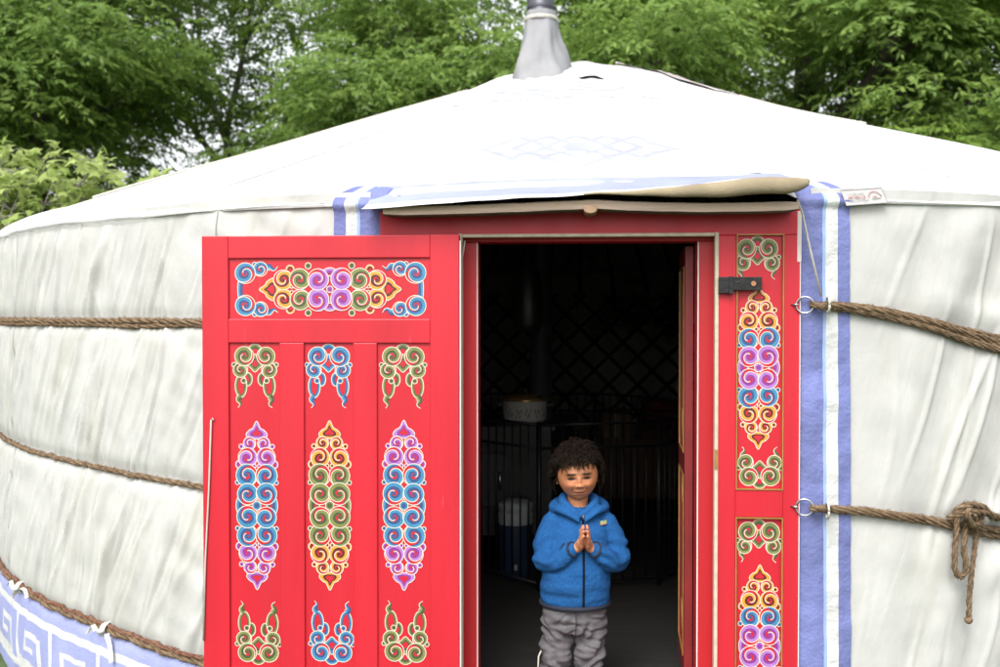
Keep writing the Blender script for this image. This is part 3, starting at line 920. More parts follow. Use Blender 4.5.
def frieze(o):
    """long horizontal ornament"""
    q = 1/9.09
    for sx in (-1, 1):
        X = lambda v: sx*v*q
        bl = arcpts(X(845), 0, 8.0, 100, 260 if sx > 0 else -80, 14, ry=15) if False else [(sx*(93.5+2.6*math.cos(t)), 13.5*math.sin(t)) for t in np.linspace(-1.25, 1.25, 16)]
        o.arcband(bl, 4.6, 'blue', sx)
        for f in (-1, 1):
            o.tail([(sx*(66.5-12.5*t), f*(21.5+1.9*math.sin(t*7)+1.0*t)) for t in np.linspace(0, 1, 16)], 6.0, 'blue')
            o.curl(X(712), f*25.6, 2.4, 0, 1, 'blue')
            o.scroll(X(657), f*20.5, 7.2, 200, -f, 'blue') if sx > 0 else o.scroll(X(657), f*20.5, 7.2, -20, f, 'blue')
            o.scroll(X(800), f*16.5, 9.8, 180 if sx > 0 else 0, -f*sx, 'blue')
            o.arcband(arcpts(X(375), f*20.5, 4.2, 0, 180*f, 12), 2.6, 'orange', f)
            o.curl(X(205), f*24, 3.2, 0, 1, 'olive')
        pt = [(13.0, 0), (7, 4.5), (5, 8), (-1, 11.5), (-6, 9.5), (-7, 0), (-6, -9.5), (-1, -11.5), (5, -8), (7, -4.5)]
        o.lobes(sx*60.5, 0, [(x*sx, y) for x, y in (pt if sx > 0 else pt)], 'orange')
        for f in (-1, 1):
            o.scroll(sx*48.5, f*9.6, 9.4, 0 if sx > 0 else 180, -sx*f, 'orange')
            o.curl(X(360), f*3.0, 1.9, 0, 1, 'orange')
            o.scroll(X(282), f*10.6, 10.2, 180 if sx < 0 else 0, sx*f, 'olive')
    for f in (-1, 1):
        o.arcband([(8.6*math.sin(t), f*(14.5+7.5*math.cos(t))) for t in np.linspace(-1.4, 1.4, 18)], 5.0, 'purple', -f)
        o.arcband([(4.0*math.sin(t), f*(9.5+4.5*math.cos(t))) for t in np.linspace(-1.4, 1.4, 12)], 2.2, 'purple', -f)
        for sx in (-1, 1):
            o.scroll(sx*12.4, f*10.4, 10.4, 90*f, sx*f, 'purple')
    o.curl(0, 0, 3.4, 0, 1, 'purple')

U0 = 3.5/1020
def put(kind, pxc, pyc, y, parent, flip=1, sx=1, sy=1, cols=()):
    x, z = Dp(pxc, pyc, y)
    unit = U0*(3.5+y)/3.5
    o = Orn(unit); o.T = placer(x, z, y, unit, flip, sx, sy)
    if kind == 'cap': cap(o, cols[0])
    elif kind == 'short': cap(o, cols[0], True)
    elif kind == 'med': medallion(o, *cols)
    else: frieze(o)
    return o.build(parent)
py_ = 0.012
put('short', 757.5, 236.5, py_, frame, 1, 0.93, 0.98, ('olive',))
put('med', 758.5, 367.5, py_, frame, 1, 0.93, 0.96, ('orange', 'orange', 'blue', 'purple'))
put('short', 759.5, 488, py_, frame, -1, 0.93, 0.95, ('olive',))
put('short', 758.8, 520, py_, frame, 1, 0.93, 0.98, ('olive',))
put('med', 759.5, 646, py_, frame, 1, 0.93, 0.96, ('orange', 'orange', 'blue', 'purple'))

# ---------------------------------------------------------------- open leaf, folded back flat against the wall
LY = -0.075                                         # its face
def Lp(px, py): return Dp(px, py, LY)
l0 = Dp(201.5, 240, LY)[0]; l1 = Dp(459, 240, LY)[0]; lt = Dp(330, 235.3, LY)[1]; lb = 0.19
mb = MB()
tx0, tz1 = Lp(228, 258.5); tx1, tz0 = Lp(430, 319)
cols_ = [(228.5, 279.5), (304, 353), (377, 429.5)]
vz1 = Lp(300, 343)[1]; vz0 = Lp(300, 669)[1]
cx_ = [(Lp(a, 400)[0], Lp(b, 400)[0]) for a, b in cols_]
y0, y1 = LY, LY+0.034
e = 0.0004
def lbox(*a, bev=0.003): dbox(mb, *a, bev=bev)
lbox(l0, tx0, y0, y1, lb, lt); lbox(tx1, l1, y0, y1, lb, lt)
lbox(tx0-e, tx1+e, y0+0.0006, y1-0.001, tz1, lt-0.0004); lbox(tx0-e, tx1+e, y0+0.0006, y1-0.001, vz1, tz0); lbox(tx0-e, tx1+e, y0+0.0006, y1-0.001, lb, vz0)
lbox(cx_[0][1], cx_[1][0], y0+0.0012, y1-0.002, vz0-0.001, vz1+0.001); lbox(cx_[1][1], cx_[2][0], y0+0.0012, y1-0.002, vz0-0.001, vz1+0.001)
leaf = mb.build('door_leaf', M['red'], yurt)
PYL = LY+0.010
def lpanel(x0, x1, z0, z1):
    m2 = MB(); m2.box(x0-0.003, x1+0.003, PYL, PYL+0.012, z0-0.003, z1+0.003, 0, D2W, 0)
    return m2.build('panel', M['red'], leaf)
lpanel(tx0, tx1, tz0, tz1)
for a, b in cx_: lpanel(a, b, vz0, vz1)
put('frieze', 330, 289.3, PYL, leaf)
trio = [(255, 'olive', 257, ('purple', 'purple', 'blue', 'blue'), 258.5), (328.5, 'blue', 329.8, ('orange', 'orange', 'olive', 'olive'), 332), (403, 'olive', 404, ('purple', 'purple', 'blue', 'blue'), 405.5)]
for (cxp, cc, mxp, mc, bxp) in trio:
    put('cap', cxp, 344.5, PYL, leaf, 1, 1.0, 0.99, (cc,))
    put('med', mxp, 505.5, PYL, leaf, 1, 1.0, 1.03, mc)
    put('cap', bxp, 664, PYL, leaf, -1, 1.0, 0.99, (cc,))
# pale edge line on the hinge side
mb = MB(); dbox(mb, l1+0.001, l1+0.006, LY+0.004, LY+0.030, lb, lt-0.02, 0, 0.0005)
mb.build('edge_line', M['chip'], leaf)
# thin hook wire hanging on the outer edge
mb = MB()
A = Lp(213, 418); B = Lp(206, 560); C2 = Lp(204, 640)
mb.tube([D2W(A[0]+0.004, LY-0.004, A[1]-0.008), D2W(A[0], LY-0.006, A[1]), D2W(A[0]-0.004, LY-0.007, A[1]-0.006), D2W((A[0]+B[0])/2, LY-0.006, (A[1]+B[1])/2), D2W(B[0], LY-0.006, B[1]), D2W(C2[0], LY-0.006, C2[1])], 0.0032, 6)
mb.build('hook_wire', M['cord'], leaf)
# diagonal pale strap at the hinge corner
mb = MB()
A = Dp(465, 241, -0.01); B = Dp(459.5, 268, -0.03)
mb.tube([D2W(A[0], -0.012, A[1]), D2W((A[0]+B[0])/2+0.002, -0.02, (A[1]+B[1])/2), D2W(B[0], -0.03, B[1]), D2W(B[0]-0.003, -0.03, B[1]-0.08)], 0.0055, 6, sq=(1, 0.5))
mb.build('strap', M['cord'], frame)

# inner leaf opened inwards, seen nearly edge-on on the right
mb = MB()
hx = jr-0.002; ang = R_(87.5)
def I2W(x, y, z):    # leaf coordinate: x along the leaf inwards, y thickness
    return D2W(hx+math.cos(ang)*x - math.sin(ang)*y, 0.165+math.sin(ang)*x+math.cos(ang)*y, z)
for (a, b, c, d) in ((0, 0.05, SILL+0.02, jt-0.01), (0.33, 0.38, SILL+0.02, jt-0.01), (0.05, 0.33, jt-0.08, jt-0.01), (0.05, 0.33, SILL+0.02, SILL+0.1), (0.05, 0.33, 0.92, 1.0)):
    mb.box(a, b, 0, 0.03, c, d, 0, I2W, 0.002)
mb.box(0.048, 0.332, 0.008, 0.02, SILL+0.03, jt-0.02, 0, I2W, 0)
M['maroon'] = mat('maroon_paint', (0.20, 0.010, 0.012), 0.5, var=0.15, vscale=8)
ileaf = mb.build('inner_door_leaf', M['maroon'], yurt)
mb = MB()
for (z0, z1) in ((SILL+0.1, 0.92), (1.0, jt-0.08)):
    for (a, b, c, d) in ((0.05, 0.055, z0, z1), (0.325, 0.33, z0, z1), (0.055, 0.325, z1-0.005, z1), (0.055, 0.325, z0, z0+0.005)):
        mb.box(a, b, 0.028, 0.033, c, d, 0, I2W, 0)
    for zc in (z0+0.09, z1-0.09):
        for k in range(4):
            mb.tube([I2W(0.08+0.06*k, 0.0215, zc-0.05), I2W(0.10+0.06*k, 0.0215, zc), I2W(0.13+0.06*k, 0.0215, zc+0.05)], 0.002, 5)
mb.build('gold_edging', M['gold'], ileaf)

# latch: black hasp with screw, hinge plate, threshold clip
mb = MB()
a = Dp(718, 278); b = Dp(731, 293.5); c = Dp(761, 291)
dbox(mb, a[0], b[0]+0.004, -0.022, -0.0052, b[1], a[1]+0.003, 0, 0.002)
dbox(mb, b[0]-0.001, c[0], -0.017, -0.009, Dp(740, 290.5)[1], Dp(740, 277)[1], 0, 0.002)
dbox(mb, Dp(728, 285)[0], Dp(732.5, 285)[0], -0.026, -0.006, b[1]-0.002, a[1]+0.005, 0, 0.0015)
for k_ in (0, 1): dbox(mb, Dp(752, 285)[0], Dp(753, 285)[0]+0.003, -0.009, 0.001, Dp(740, 289)[1], Dp(740, 279)[1], 0, 0.0005) if k_ == 0 else None
hasp = mb.build('hasp', M['black_iron'], frame)
mb = MB(); s0 = Dp(752.5, 283.7)
pts = [D2W(s0[0], -0.0165, s0[1]), D2W(s0[0], -0.0225, s0[1])]
mb.tube(pts, 0.0085, 14); M['copper'] = mat('copper_screw', (0.55, 0.26, 0.14), 0.4, metal=0.8)
mb.build('screw', M['copper'], frame)
mb = MB(); s1 = Dp(715.5, 459)
dbox(mb, s1[0]-0.004, s1[0]+0.006, -0.009, -0.0053, s1[1]-0.033, s1[1]+0.033, 0, 0.001); mb.build('strike_plate', M['gold'], frame)

# batten over the lintel with its peg
mb = MB(); P = []
BY = -0.12
a = Dp(383, 211.5, BY); b = Dp(590, 204.5, BY); c = Dp(799, 206, BY)
n_b = 60
ring = lambda x, z, th: [(BY-0.004, z-th*0.5+0.003), (BY-0.004, z+th*0.5-0.003), (BY+0.001, z+th*0.5), (-0.005, z+th*0.5+0.004), (-0.005, z-th*0.5+0.004), (BY+0.001, z-th*0.5)]
for i in range(n_b+1):
    t = i/n_b; x = a[0]+(c[0]-a[0])*t
    if x < b[0]:
        u = (x-a[0])/(b[0]-a[0]); z = a[1]+(b[1]-a[1])*u-0.003*math.sin(math.pi*u)
    else:
        u = (x-b[0])/(c[0]-b[0]); z = b[1]+(c[1]-b[1])*u-0.008*math.sin(math.pi*u)
    z += 0.0015*noise.noise(Vector((x*12, 0, 0)))
    th = 0.033*(0.75+0.25*sstep(0, 0.06, t)*sstep(0, 0.03, 1-t))
    P.append([D2W(x, yy, zz) for yy, zz in ring(x, z, th)+[ring(x, z, th)[0]]])
def bm_(i, j): return 1 if j in (4, 5) else 0  # downward faces take the plywood with shade painted in
mb.grid(P, sm=False, mat_fn=bm_)
mb.add(P[0][:6], [(0, 1, 2, 3, 4, 5)], 0); mb.add(P[-1][:6], [(5, 4, 3, 2, 1, 0)], 0)
bat = mb.build('batten', [M['ply'], M['ply_dark']], frame)
mb = MB(); pc = Dp(590.5, 209.5, BY-0.02)
mb.tube([D2W(pc[0], BY-0.028, pc[1]), D2W(pc[0], BY-0.026, pc[1]), D2W(pc[0], -0.01, pc[1])], [0.019, 0.023, 0.023], 10, sq=(0.62, 1.0))
mb.build('peg', M['peg'], frame)

# ================================================================ ROPES
def twisted(mb, pts, rad, strands=3, turns_per_m=9, mi=0, fuzz=True, sn=6, seed=0):
    """laid rope along pts"""
    P = [Vector(p) for p in pts]
    L_ = [0]
    for i in range(1, len(P)): L_.append(L_[-1]+(P[i]-P[i-1]).length)
    tot = L_[-1]; n = max(8, int(tot/0.006))
    def samp(s):
        s = min(max(s, 0), tot)
        for i in range(1, len(P)):
            if s <= L_[i]+1e-9:
                u = (s-L_[i-1])/max(1e-9, L_[i]-L_[i-1])
                p0, p1, p2, p3 = P[max(i-2, 0)], P[i-1], P[i], P[min(i+1, len(P)-1)]
                return 0.5*((2*p1)+(-p0+p2)*u+(2*p0-5*p1+4*p2-p3)*u*u+(-p0+3*p1-3*p2+p3)*u**3)
        return P[-1].copy()
    S = [samp(tot*i/n) for i in range(n+1)]
    prev = None; fr = []
    for i in range(n+1):
        t = (S[min(i+1, n)]-S[max(i-1, 0)]).normalized()
        a = prev if prev is not None else (Vector((0, 0, 1)) if abs(t.z) < 0.9 else Vector((0, -1, 0)))
        a = (a-t*a.dot(t)).normalized(); prev = a; fr.append((t, a, t.cross(a)))
    for k in range(strands):
        ph = 2*math.pi*k/strands; cp = []; rr = []
        for i in range(n+1):
            an = ph+2*math.pi*turns_per_m*tot*i/n
            w = 1+0.18*noise.noise(Vector((i*0.05, k*3.1, seed)))
            cp.append(S[i]+(fr[i][1]*math.cos(an)+fr[i][2]*math.sin(an))*rad*0.52*w)
            rr.append(rad*0.56*w*(1+0.12*noise.noise(Vector((i*0.4, k, seed+5)))))
        mb.tube(cp, rr, sn, mi)
    if fuzz:
        rf = random.Random(seed+9)
        for q in range(int(tot*420)):
            i = rf.randrange(n); an = rf.uniform(0, 6.283); t, a, b = fr[i]
            d0 = (a*math.cos(an)+b*math.sin(an))
            p = S[i]+d0*rad*0.95; e_ = p+d0*rad*rf.uniform(0.2, 0.8)+t*rad*rf.uniform(-1.6, 1.6)
            mb.tube([p, (p+e_)/2+d0*rad*0.1, e_], 0.0006, 3, mi, caps=False)

def wall_path(fn, a, b, n, off): return [on_wall(a+(b-a)*i/n, fn(a+(b-a)*i/n), off) for i in range(n+1)]
names = ['topmost brown rope tied round the left wall of the yurt', 'middle brown rope sagging across the left wall', 'lowest reddish rope above the lavender hem band']
for k in range(3):
    rad = (0.0135, 0.0115, 0.015)[k]
    o = None
    t = thing('rope', on_wall(-0.9, rope_z(k, -0.9), 0), names[k], 'rope', 'ropes holding the wall cloth')
    mb = MB()
    twisted(mb, wall_path(lambda ps: rope_z(k, ps)+0.006*noise.noise(Vector((ps*7, k, 0))), -1.6, -0.215, 90, rad*0.9), rad, 3, 5, 0, True, 6, k)
    if k == 0:
        twisted(mb, wall_path(lambda ps: rope_z(k, ps)-0.017+0.006*noise.noise(Vector((ps*9, k+7, 0))), -1.6, -0.215, 90, rad*0.7), rad*0.75, 3, 5, 0, True, 6, k+20)
    if k == 2:
        twisted(mb, wall_path(lambda ps: rope_z(k, ps)+0.018+0.005*noise.noise(Vector((ps*9, k+7, 0))), -1.6, -0.215, 90, rad*0.7), rad*0.6, 3, 5, 1, True, 6, k+20)
    mb.build('strand', [M['rope'], M['rope_red']], t)
# little white cloth ties on the lowest rope
def tie(px, py, tail, label):
    d = ray(px, py)
    for q in np.linspace(3, 6.5, 3000):
        p = np.array([0, 0, CAMZ])+d*q
        r = math.hypot(p[0]-CX, p[1]-CY)
        ps = math.atan2((p[0]-CX)*UX+(p[1]-CY)*UY, (p[0]-CX)*NX+(p[1]-CY)*NY)
        if r < RW+0.03: break
    z = rope_z(2, ps)
    t = thing('cloth_tie', on_wall(ps, z, 0), label, 'tie')
    mb = MB()
    loop = []
    for i in range(13):
        a = 2*math.pi*i/12
        rr = 0.030
        loop.append(cyl(ps+0.002*math.sin(a), wall_r(ps, z)+0.016+rr*math.cos(a)*0.9, z+rr*math.sin(a)*1.1))
    for i in range(12):
        A_, B_ = Vector(loop[i]), Vector(loop[i+1]); u = Vector((UX, UY, 0))*0.012
        mb.add([A_-u, A_+u, B_+u, B_-u], [(0, 1, 2, 3)])
    mb.build('band', M['tie'], t)
    mb = MB(); rt = random.Random(int(px))
    for s_, ln, sp in tail:
        pp = []
        for i in range(7):
            q = i/6
            pp.append(Vector(cyl(ps+s_*0.010+sp*q, wall_r(ps, z-ln*q)+0.045-0.012*q+0.004*math.sin(q*7), z-ln*q-0.005+0.03*math.sin(q*3.1)*(1 if s_ else 0))))
        P = [[p-Vector((UX, UY, 0.4))*0.011*(1-0.2*(i/6)), p+Vector((NX, NY, 0))*0.003, p+Vector((UX, UY, 0.4))*0.011*(1-0.2*(i/6))] for i, p in enumerate(pp)]
        mb.grid(P)
    mb.ball(cyl(ps, wall_r(ps, z)+0.045, z), 0.015, 6, sc=(1.2, 1, 0.8))
    mb.build('loose_end', M['tie'], t)
tie(105, 641, [(1, 0.11, 0.012), (-1, 0.03, -0.02)], 'white cloth tie with a long loose end on the lowest rope')
tie(16, 594, [(-1, 0.015, -0.035), (1, 0.01, 0.03), (0, 0.05, -0.01)], 'small frayed white tie knotted on the lowest rope')

# steel rings on the door edge
def ring_at(px, py):
    x, z = Dp(px, py, -0.005)
    mb = MB(); R0 = 0.0275; pts = []
    for i in range(29):
        a = 2*math.pi*i/28
        pts.append(D2W(x+R0*math.cos(a), -0.012-0.014*math.cos(a)*0.5, z+R0*math.sin(a)))
    mb.tube(pts, 0.0032, 8, caps=False)
    mb.tube([D2W(x-R0-0.016, 0.004, z), D2W(x-R0-0.004, -0.012, z+0.002), D2W(x-R0+0.006, -0.014, z)], 0.004, 6)
    mb.build('ring', M['steel'], frame)
    return x+R0, z
r1 = ring_at(804.5, 305); r2 = ring_at(804, 507)
def right_rope(k, rx, rz, label, rads, seed):
    t = thing('rope', D2W(rx, 0, rz), label, 'rope', 'ropes holding the wall cloth')
    mb = MB()
    psr0 = math.asin((rx+0.05)/(nl+0.07))
    for j, (dz, rad, dy) in enumerate(rads):
        path = [D2W(rx-0.004, -0.014+0.004*j, rz+0.002*j), D2W(rx+0.008, -0.026, rz-0.001), D2W(rx+0.03, -0.024, rz-0.002+dz*0.25)]
        for i in range(1, 60):
            ps = psr0+(1.45-psr0)*(i/59)**1.6
            f = sstep(0.21, 0.40, ps)
            z = rope_z(k, ps)+dz*(0.30+0.75*f+0.8*sstep(0.40,0.6,ps))+0.005*noise.noise(Vector((ps*14, j*5, k)))
            path.append(on_wall(ps, z, rad*0.8+0.012+dy))
        twisted(mb, path, rad, 3, 6, 0, True, 6, seed+j)
    mb.build('strand', [M['rope'], M['rope_red']], t)
    # pale whipping round the rope near the ring
    mb = MB(); p = Vector(path[3])+Vector((NX, NY, 0))*0.004
    c = Vector(D2W(rx+0.045, -0.026, rope_z(k, 0.205)))
    pts = [c+Vector((NX, NY, 0))*0.022*math.cos(a)+Vector((0, 0, 1))*0.026*math.sin(a) for a in np.linspace(0, 6.283, 17)]
    mb.tube(pts, 0.004, 6); mb.build('cord_loop', M['cord'], t)
    return t
right_rope(0, r1[0], r1[1], 'upper rope on the right wall, thick brown strands from the steel ring', [(0.012, 0.0095, 0.0), (-0.010, 0.0105, 0.0), (0.001, 0.0090, 0.008), (-0.034, 0.0095, 0.0), (-0.025, 0.0075, 0.006)], 40)
rope2 = right_rope(1, r2[0], r2[1], 'lower rope on the right wall, knotted with a hanging loop', [(0.006, 0.012, 0.0), (-0.012, 0.0105, 0.0)], 60)
# knot
def wp(px, py, off):
    d = ray(px, py)
    for q in np.linspace(3, 5.5, 2500):
        p = np.array([0, 0, CAMZ])+d*q
        r = math.hypot(p[0]-CX, p[1]-CY)
        ps = math.atan2((p[0]-CX)*UX+(p[1]-CY)*UY, (p[0]-CX)*NX+(p[1]-CY)*NY)
        if r < wall_r(ps, p[2])+off: return p
mb = MB()
def kn(seq, rad, seed): twisted(mb, [wp(*q) for q in seq], rad*0.86, 3, 9, 0, True, 6, seed)
kn([(951, 521, 0.03), (958, 510, 0.045), (970, 505, 0.055), (984, 508, 0.05), (992, 517, 0.03), (1010, 517, 0.02)], 0.014, 80)
kn([(948, 518, 0.03), (962, 514, 0.06), (975, 512, 0.065), (990, 514, 0.05), (1003, 520, 0.03)], 0.012, 81)
kn([(975, 504, 0.02), (968, 512, 0.075), (972, 524, 0.075), (981, 522, 0.06), (979, 508, 0.03)], 0.012, 82)
kn([(958, 514, 0.05), (956, 535, 0.05), (955, 555, 0.045), (955, 570, 0.045), (960, 577, 0.045), (966, 570, 0.045), (964, 550, 0.045), (965, 530, 0.05), (967, 516, 0.06)], 0.0115, 83)
kn([(974, 514, 0.07), (976, 535, 0.055), (973, 560, 0.045), (970, 590, 0.04), (968.5, 618, 0.04)], 0.0105, 84)
mb.ball(wp(968.5, 620, 0.04), 0.014, 7)
mb.build('knot', M['rope'], rope2)

# thin cord from the flap corner down to the upper ring rope
t = thing('cord', D2W(0.75, 0, 1.5), 'thin pale cord hanging from the flap corner over the striped edging', 'cord')
mb = MB()
mb.tube([D2W(Dp(798, 200, -0.1)[0], -0.09, Dp(798, 200, -0.1)[1]), D2W(Dp(802, 212, -0.06)[0], -0.06, Dp(802, 212, -0.06)[1]), D2W(Dp(810, 250, -0.04)[0], -0.045, Dp(810, 250, -0.04)[1]), D2W(Dp(821, 297, -0.04)[0], -0.045, Dp(821, 297, -0.04)[1])], 0.0038, 7)
mb.build('strand', M['cord'], t)

# cords lying over the roof
def roof_rope(pix, label):
    pts = []
    for q in pix:
        h = roof_at_pixel(*q)
        if h is not None: pts.append(h)
    t = thing('roof_rope', pts[0][0], label, 'rope', 'pale ropes over the roof')
    return t, pts
def add_roof_rope(ps0, r0, ps1, r1, label, rad=0.008):
    pts = [roof_point(ps0+(ps1-ps0)*i/30, r0+(r1-r0)*i/30, 0.006) for i in range(31)]
    t = thing('roof_rope', pts[0], label, 'rope', 'pale ropes over the roof')
    mb = MB(); mb.tube(pts, rad, 6)
    mb.build('strand', M['cord'], t)
add_roof_rope(-0.80, 3.45, -0.86, 1.0, 'pale rope lying along the left slope of the roof')
add_roof_rope(0.80, 2.2, 0.86, 1.3, 'short pale rope end lying along the right roof slope')
# ================================================================ INSIDE
psb = ang_list(math.pi-1.25, math.pi+1.25, 0.02)
mb = MB()
mb.grid([[cyl(ps, 3.60+0.015*noise.noise(Vector((ps*14, z*0.6, 0))), z) for z in np.linspace(0.06, 1.95, 8)] for ps in psb])
mb.build('wall_liner', M['liner'], yurt)
mb = MB()
pitch = 0.30/3.45; rise = 0.30
z0l, z1l = 0.10, 1.72
span = (z1l-z0l)/rise*pitch/1.0
for sgn in (-1, 1):
    a = math.pi-1.2-span
    while a < math.pi+1.2:
        pts = []
        for i in range(15):
            t = i/14; ps = a+span*t if sgn > 0 else a+span*(1-t)
            if abs(ps-math.pi) < 1.22: pts.append(cyl(ps, 3.54+sgn*0.008, z0l+(z1l-z0l)*t))
        if len(pts) > 2: mb.tube(pts, 0.019, 6, sq=(1, 0.4), up=(0, 0, 1))
        a += pitch
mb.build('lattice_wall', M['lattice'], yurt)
# rafters
mb = MB()
for i in range(60):
    ps = 2*math.pi*i/60
    if abs(ps-math.pi) > 1.9: continue
    mb.tube([cyl(ps, 3.45, 1.74), cyl(ps, 0.8, roof_z(0.8)-0.08)], 0.016, 6)
mb.tube([cyl(a, 0.8, roof_z(0.8)-0.08) for a in np.linspace(0, 6.2832, 49)], 0.04, 8)
mb.build('rafters', M['lattice'], yurt)

GA = 1.0
M['stove'] = mat('sooty_stove_iron', (0.03, 0.028, 0.027), 0.5, metal=0.2, var=0.2, vscale=12)
M['enamel'] = mat('cream_enamel', (0.50, 0.48, 0.44), 0.25, var=0.05)
M['enamel_print'] = mat('dark_enamel_print', (0.06, 0.05, 0.06), 0.3)
M['brass'] = mat('brass_lid', (0.55, 0.33, 0.14), 0.25, metal=0.7, var=0.1, vscale=20)
M['cooler_lid'] = mat('white_plastic', (0.36, 0.37, 0.38), 0.5)
M['cooler_body'] = mat('navy_plastic', (0.02, 0.035, 0.07), 0.4)
M['wood_dim'] = mat('dim_brown_wood', (0.14, 0.075, 0.045), 0.7, var=0.25, vscale=6)
M['card'] = mat('brown_card', (0.20, 0.13, 0.08), 0.85, var=0.15)
M['red_cloth'] = mat('dark_red_cloth', (0.16, 0.02, 0.02), 0.9, var=0.2)
M['bag'] = mat('black_leatherette', (0.018, 0.018, 0.02), 0.35, bump=0.3, bscale=20)

GA = 1.0
SX = at(541, 40, 6.1)[0]
stove = thing('stove', (SX, 6.1, FLZ), 'black iron stove with tall straight pipe inside the fence', 'stove')
mb = MB()
poly = [(-0.62, 5.75), (0.31, 5.75), (0.50, 6.5), (-0.5, 6.6)]
def prism(mb, poly, z0, z1, mi=0):
    n = len(poly)
    mb.add([(x, y, z0) for x, y in poly]+[(x, y, z1) for x, y in poly], [tuple(reversed(range(n))), tuple(range(n, 2*n))]+[(i, (i+1) % n, n+(i+1) % n, n+i) for i in range(n)], mi)
prism(mb, [(x*0.94, y+0.02*(6.1-y)/0.4) for x, y in poly], 0.25, 0.845); mb.build('body', M['stove'], stove)
mb = MB(); prism(mb, poly, 0.847, 0.87); mb.build('top', M['stove'], stove)
for x, y in [(-0.5, 5.85), (0.24, 5.85), (0.4, 6.4), (-0.42, 6.45)]:
    mb = MB(); mb.tube([(x, y, FLZ), (x, y, 0.252)], [0.018, 0.025], 8); mb.build('leg', M['stove'], stove)
mb = MB(); mb.box(-0.3, 0.05, 5.72, 5.748, 0.42, 0.72, 0, None, 0.004); dd = mb.build('door', M['stove'], stove)
mb = MB(); mb.tube([(0.0, 5.70, 0.52), (0.0, 5.70, 0.62)], 0.009, 8); mb.build('handle', M['steel'], dd)
mb = MB(); mb.lathe((SX, 6.1, 0), [(0.085, 0.872), (0.085, 0.90), (0.066, 0.91), (0.066, 2.05)], 28); mb.tube([(SX, 6.1, 2.04), (SX, 6.14, 2.12), (PX, 6.64, 2.55), (PX, PYY, 2.64), (PX, PYY, zb-0.08)], 0.066, 20); mb.build('pipe', M['pipe'], stove)

c = at(525, 420, 5.98); pz_ = 0.8715
pot = thing('cooking_pot', (c[0], 5.98, pz_), 'pale enamel cooking pot with brass rimmed lid on the stove', 'pot')
mb = MB(); mb.lathe((c[0], 5.98, pz_), [(0.001, 0), (0.10, 0), (0.122, 0.012), (0.13, 0.035), (0.13, 0.125), (0.134, 0.13)], 40); body_ = mb.build('body', M['enamel'], pot)
mb = MB()
for q in range(-2, 3):
    for k in range(5):
        a = -math.pi/2+q*0.42+k*0.055; zc = 0.06+0.02*math.sin(k*2+q)
        mb.add([(c[0]+0.1312*math.cos(a+da), 5.98+0.1312*math.sin(a+da), pz_+zc+dz) for da, dz in ((-0.025, 0), (0, -0.015), (0.025, 0), (0, 0.015))], [(0, 1, 2, 3)])
mb.build('flower_print', M['enamel_print'], body_)
mb = MB(); mb.lathe((c[0], 5.98, pz_), [(0.137, 0.128), (0.139, 0.134), (0.135, 0.142), (0.10, 0.158), (0.05, 0.168), (0.001, 0.171)], 40); lid = mb.build('lid', M['brass'], pot)
mb = MB(); mb.ball((c[0], 5.98, pz_+0.187), 0.021, 8, sc=(1, 1, 0.8)); mb.build('knob', M['bag'], lid)
for s in (-1, 1):
    mb = MB(); mb.tube([(c[0]+s*0.128, 5.95, pz_+0.10), (c[0]+s*0.165, 5.945, pz_+0.108), (c[0]+s*0.165, 6.015, pz_+0.108), (c[0]+s*0.128, 6.01, pz_+0.10)], 0.006, 6); mb.build('handle', M['steel'], pot)

fence = thing('hearth_fence', (0.3, 6.3, FLZ), 'black metal hearth fence of thin upright bars round the stove', 'fence')
FP = [(0.2, 5.33), (0.85, 5.45), (1.3, 6.1), (1.3, 6.9), (0.7, 7.45), (-0.2, 7.45), (-0.72, 6.9), (-0.62, 6.25), (0.2, 5.33)]
for (a, b) in zip(FP[:-1], FP[1:]):
    mb = MB(); L_ = math.hypot(b[0]-a[0], b[1]-a[1]); n = int(L_/0.062)
    ax, ay = a[0]+(b[0]-a[0])*0.008, a[1]+(b[1]-a[1])*0.008
    for i in range(n+1):
        t = i/n*0.984+0.008; x = a[0]+(b[0]-a[0])*t; y = a[1]+(b[1]-a[1])*t
        mb.tube([(x, y, FLZ+0.04), (x, y, 0.92)], 0.0052, 6)
    for z in (FLZ+0.04, 0.80, 0.925):
        mb.tube([(a[0]+(b[0]-a[0])*0.008, a[1]+(b[1]-a[1])*0.008, z), (a[0]+(b[0]-a[0])*0.992, a[1]+(b[1]-a[1])*0.992, z)], 0.008, 8)
    mb.tube([(ax, ay, FLZ), (ax, ay, 0.94)], 0.012, 8)
    mb.build('panel', M['black_iron'], fence)

cl = thing('drinks_cooler', (0.085, 5.62, FLZ), 'dark drinks cooler with pale round lid standing by the stove', 'cooler')
mb = MB(); mb.lathe((0.085, 5.61, FLZ), [(0.001, 0), (0.085, 0), (0.095, 0.02), (0.095, 0.31)], 28); mb.build('body', M['cooler_body'], cl)
mb = MB(); mb.lathe((0.085, 5.61, FLZ), [(0.097, 0.305), (0.097, 0.36), (0.092, 0.37), (0.097, 0.38), (0.094, 0.415), (0.07, 0.43), (0.001, 0.435)], 28); mb.build('lid', M['cooler_lid'], cl)
mb = MB(); mb.tube([(0.085, 5.515, 0.14), (0.085, 5.49, 0.14), (0.085, 5.485, 0.12)], 0.009, 8); mb.build('spout', M['cooler_lid'], cl)

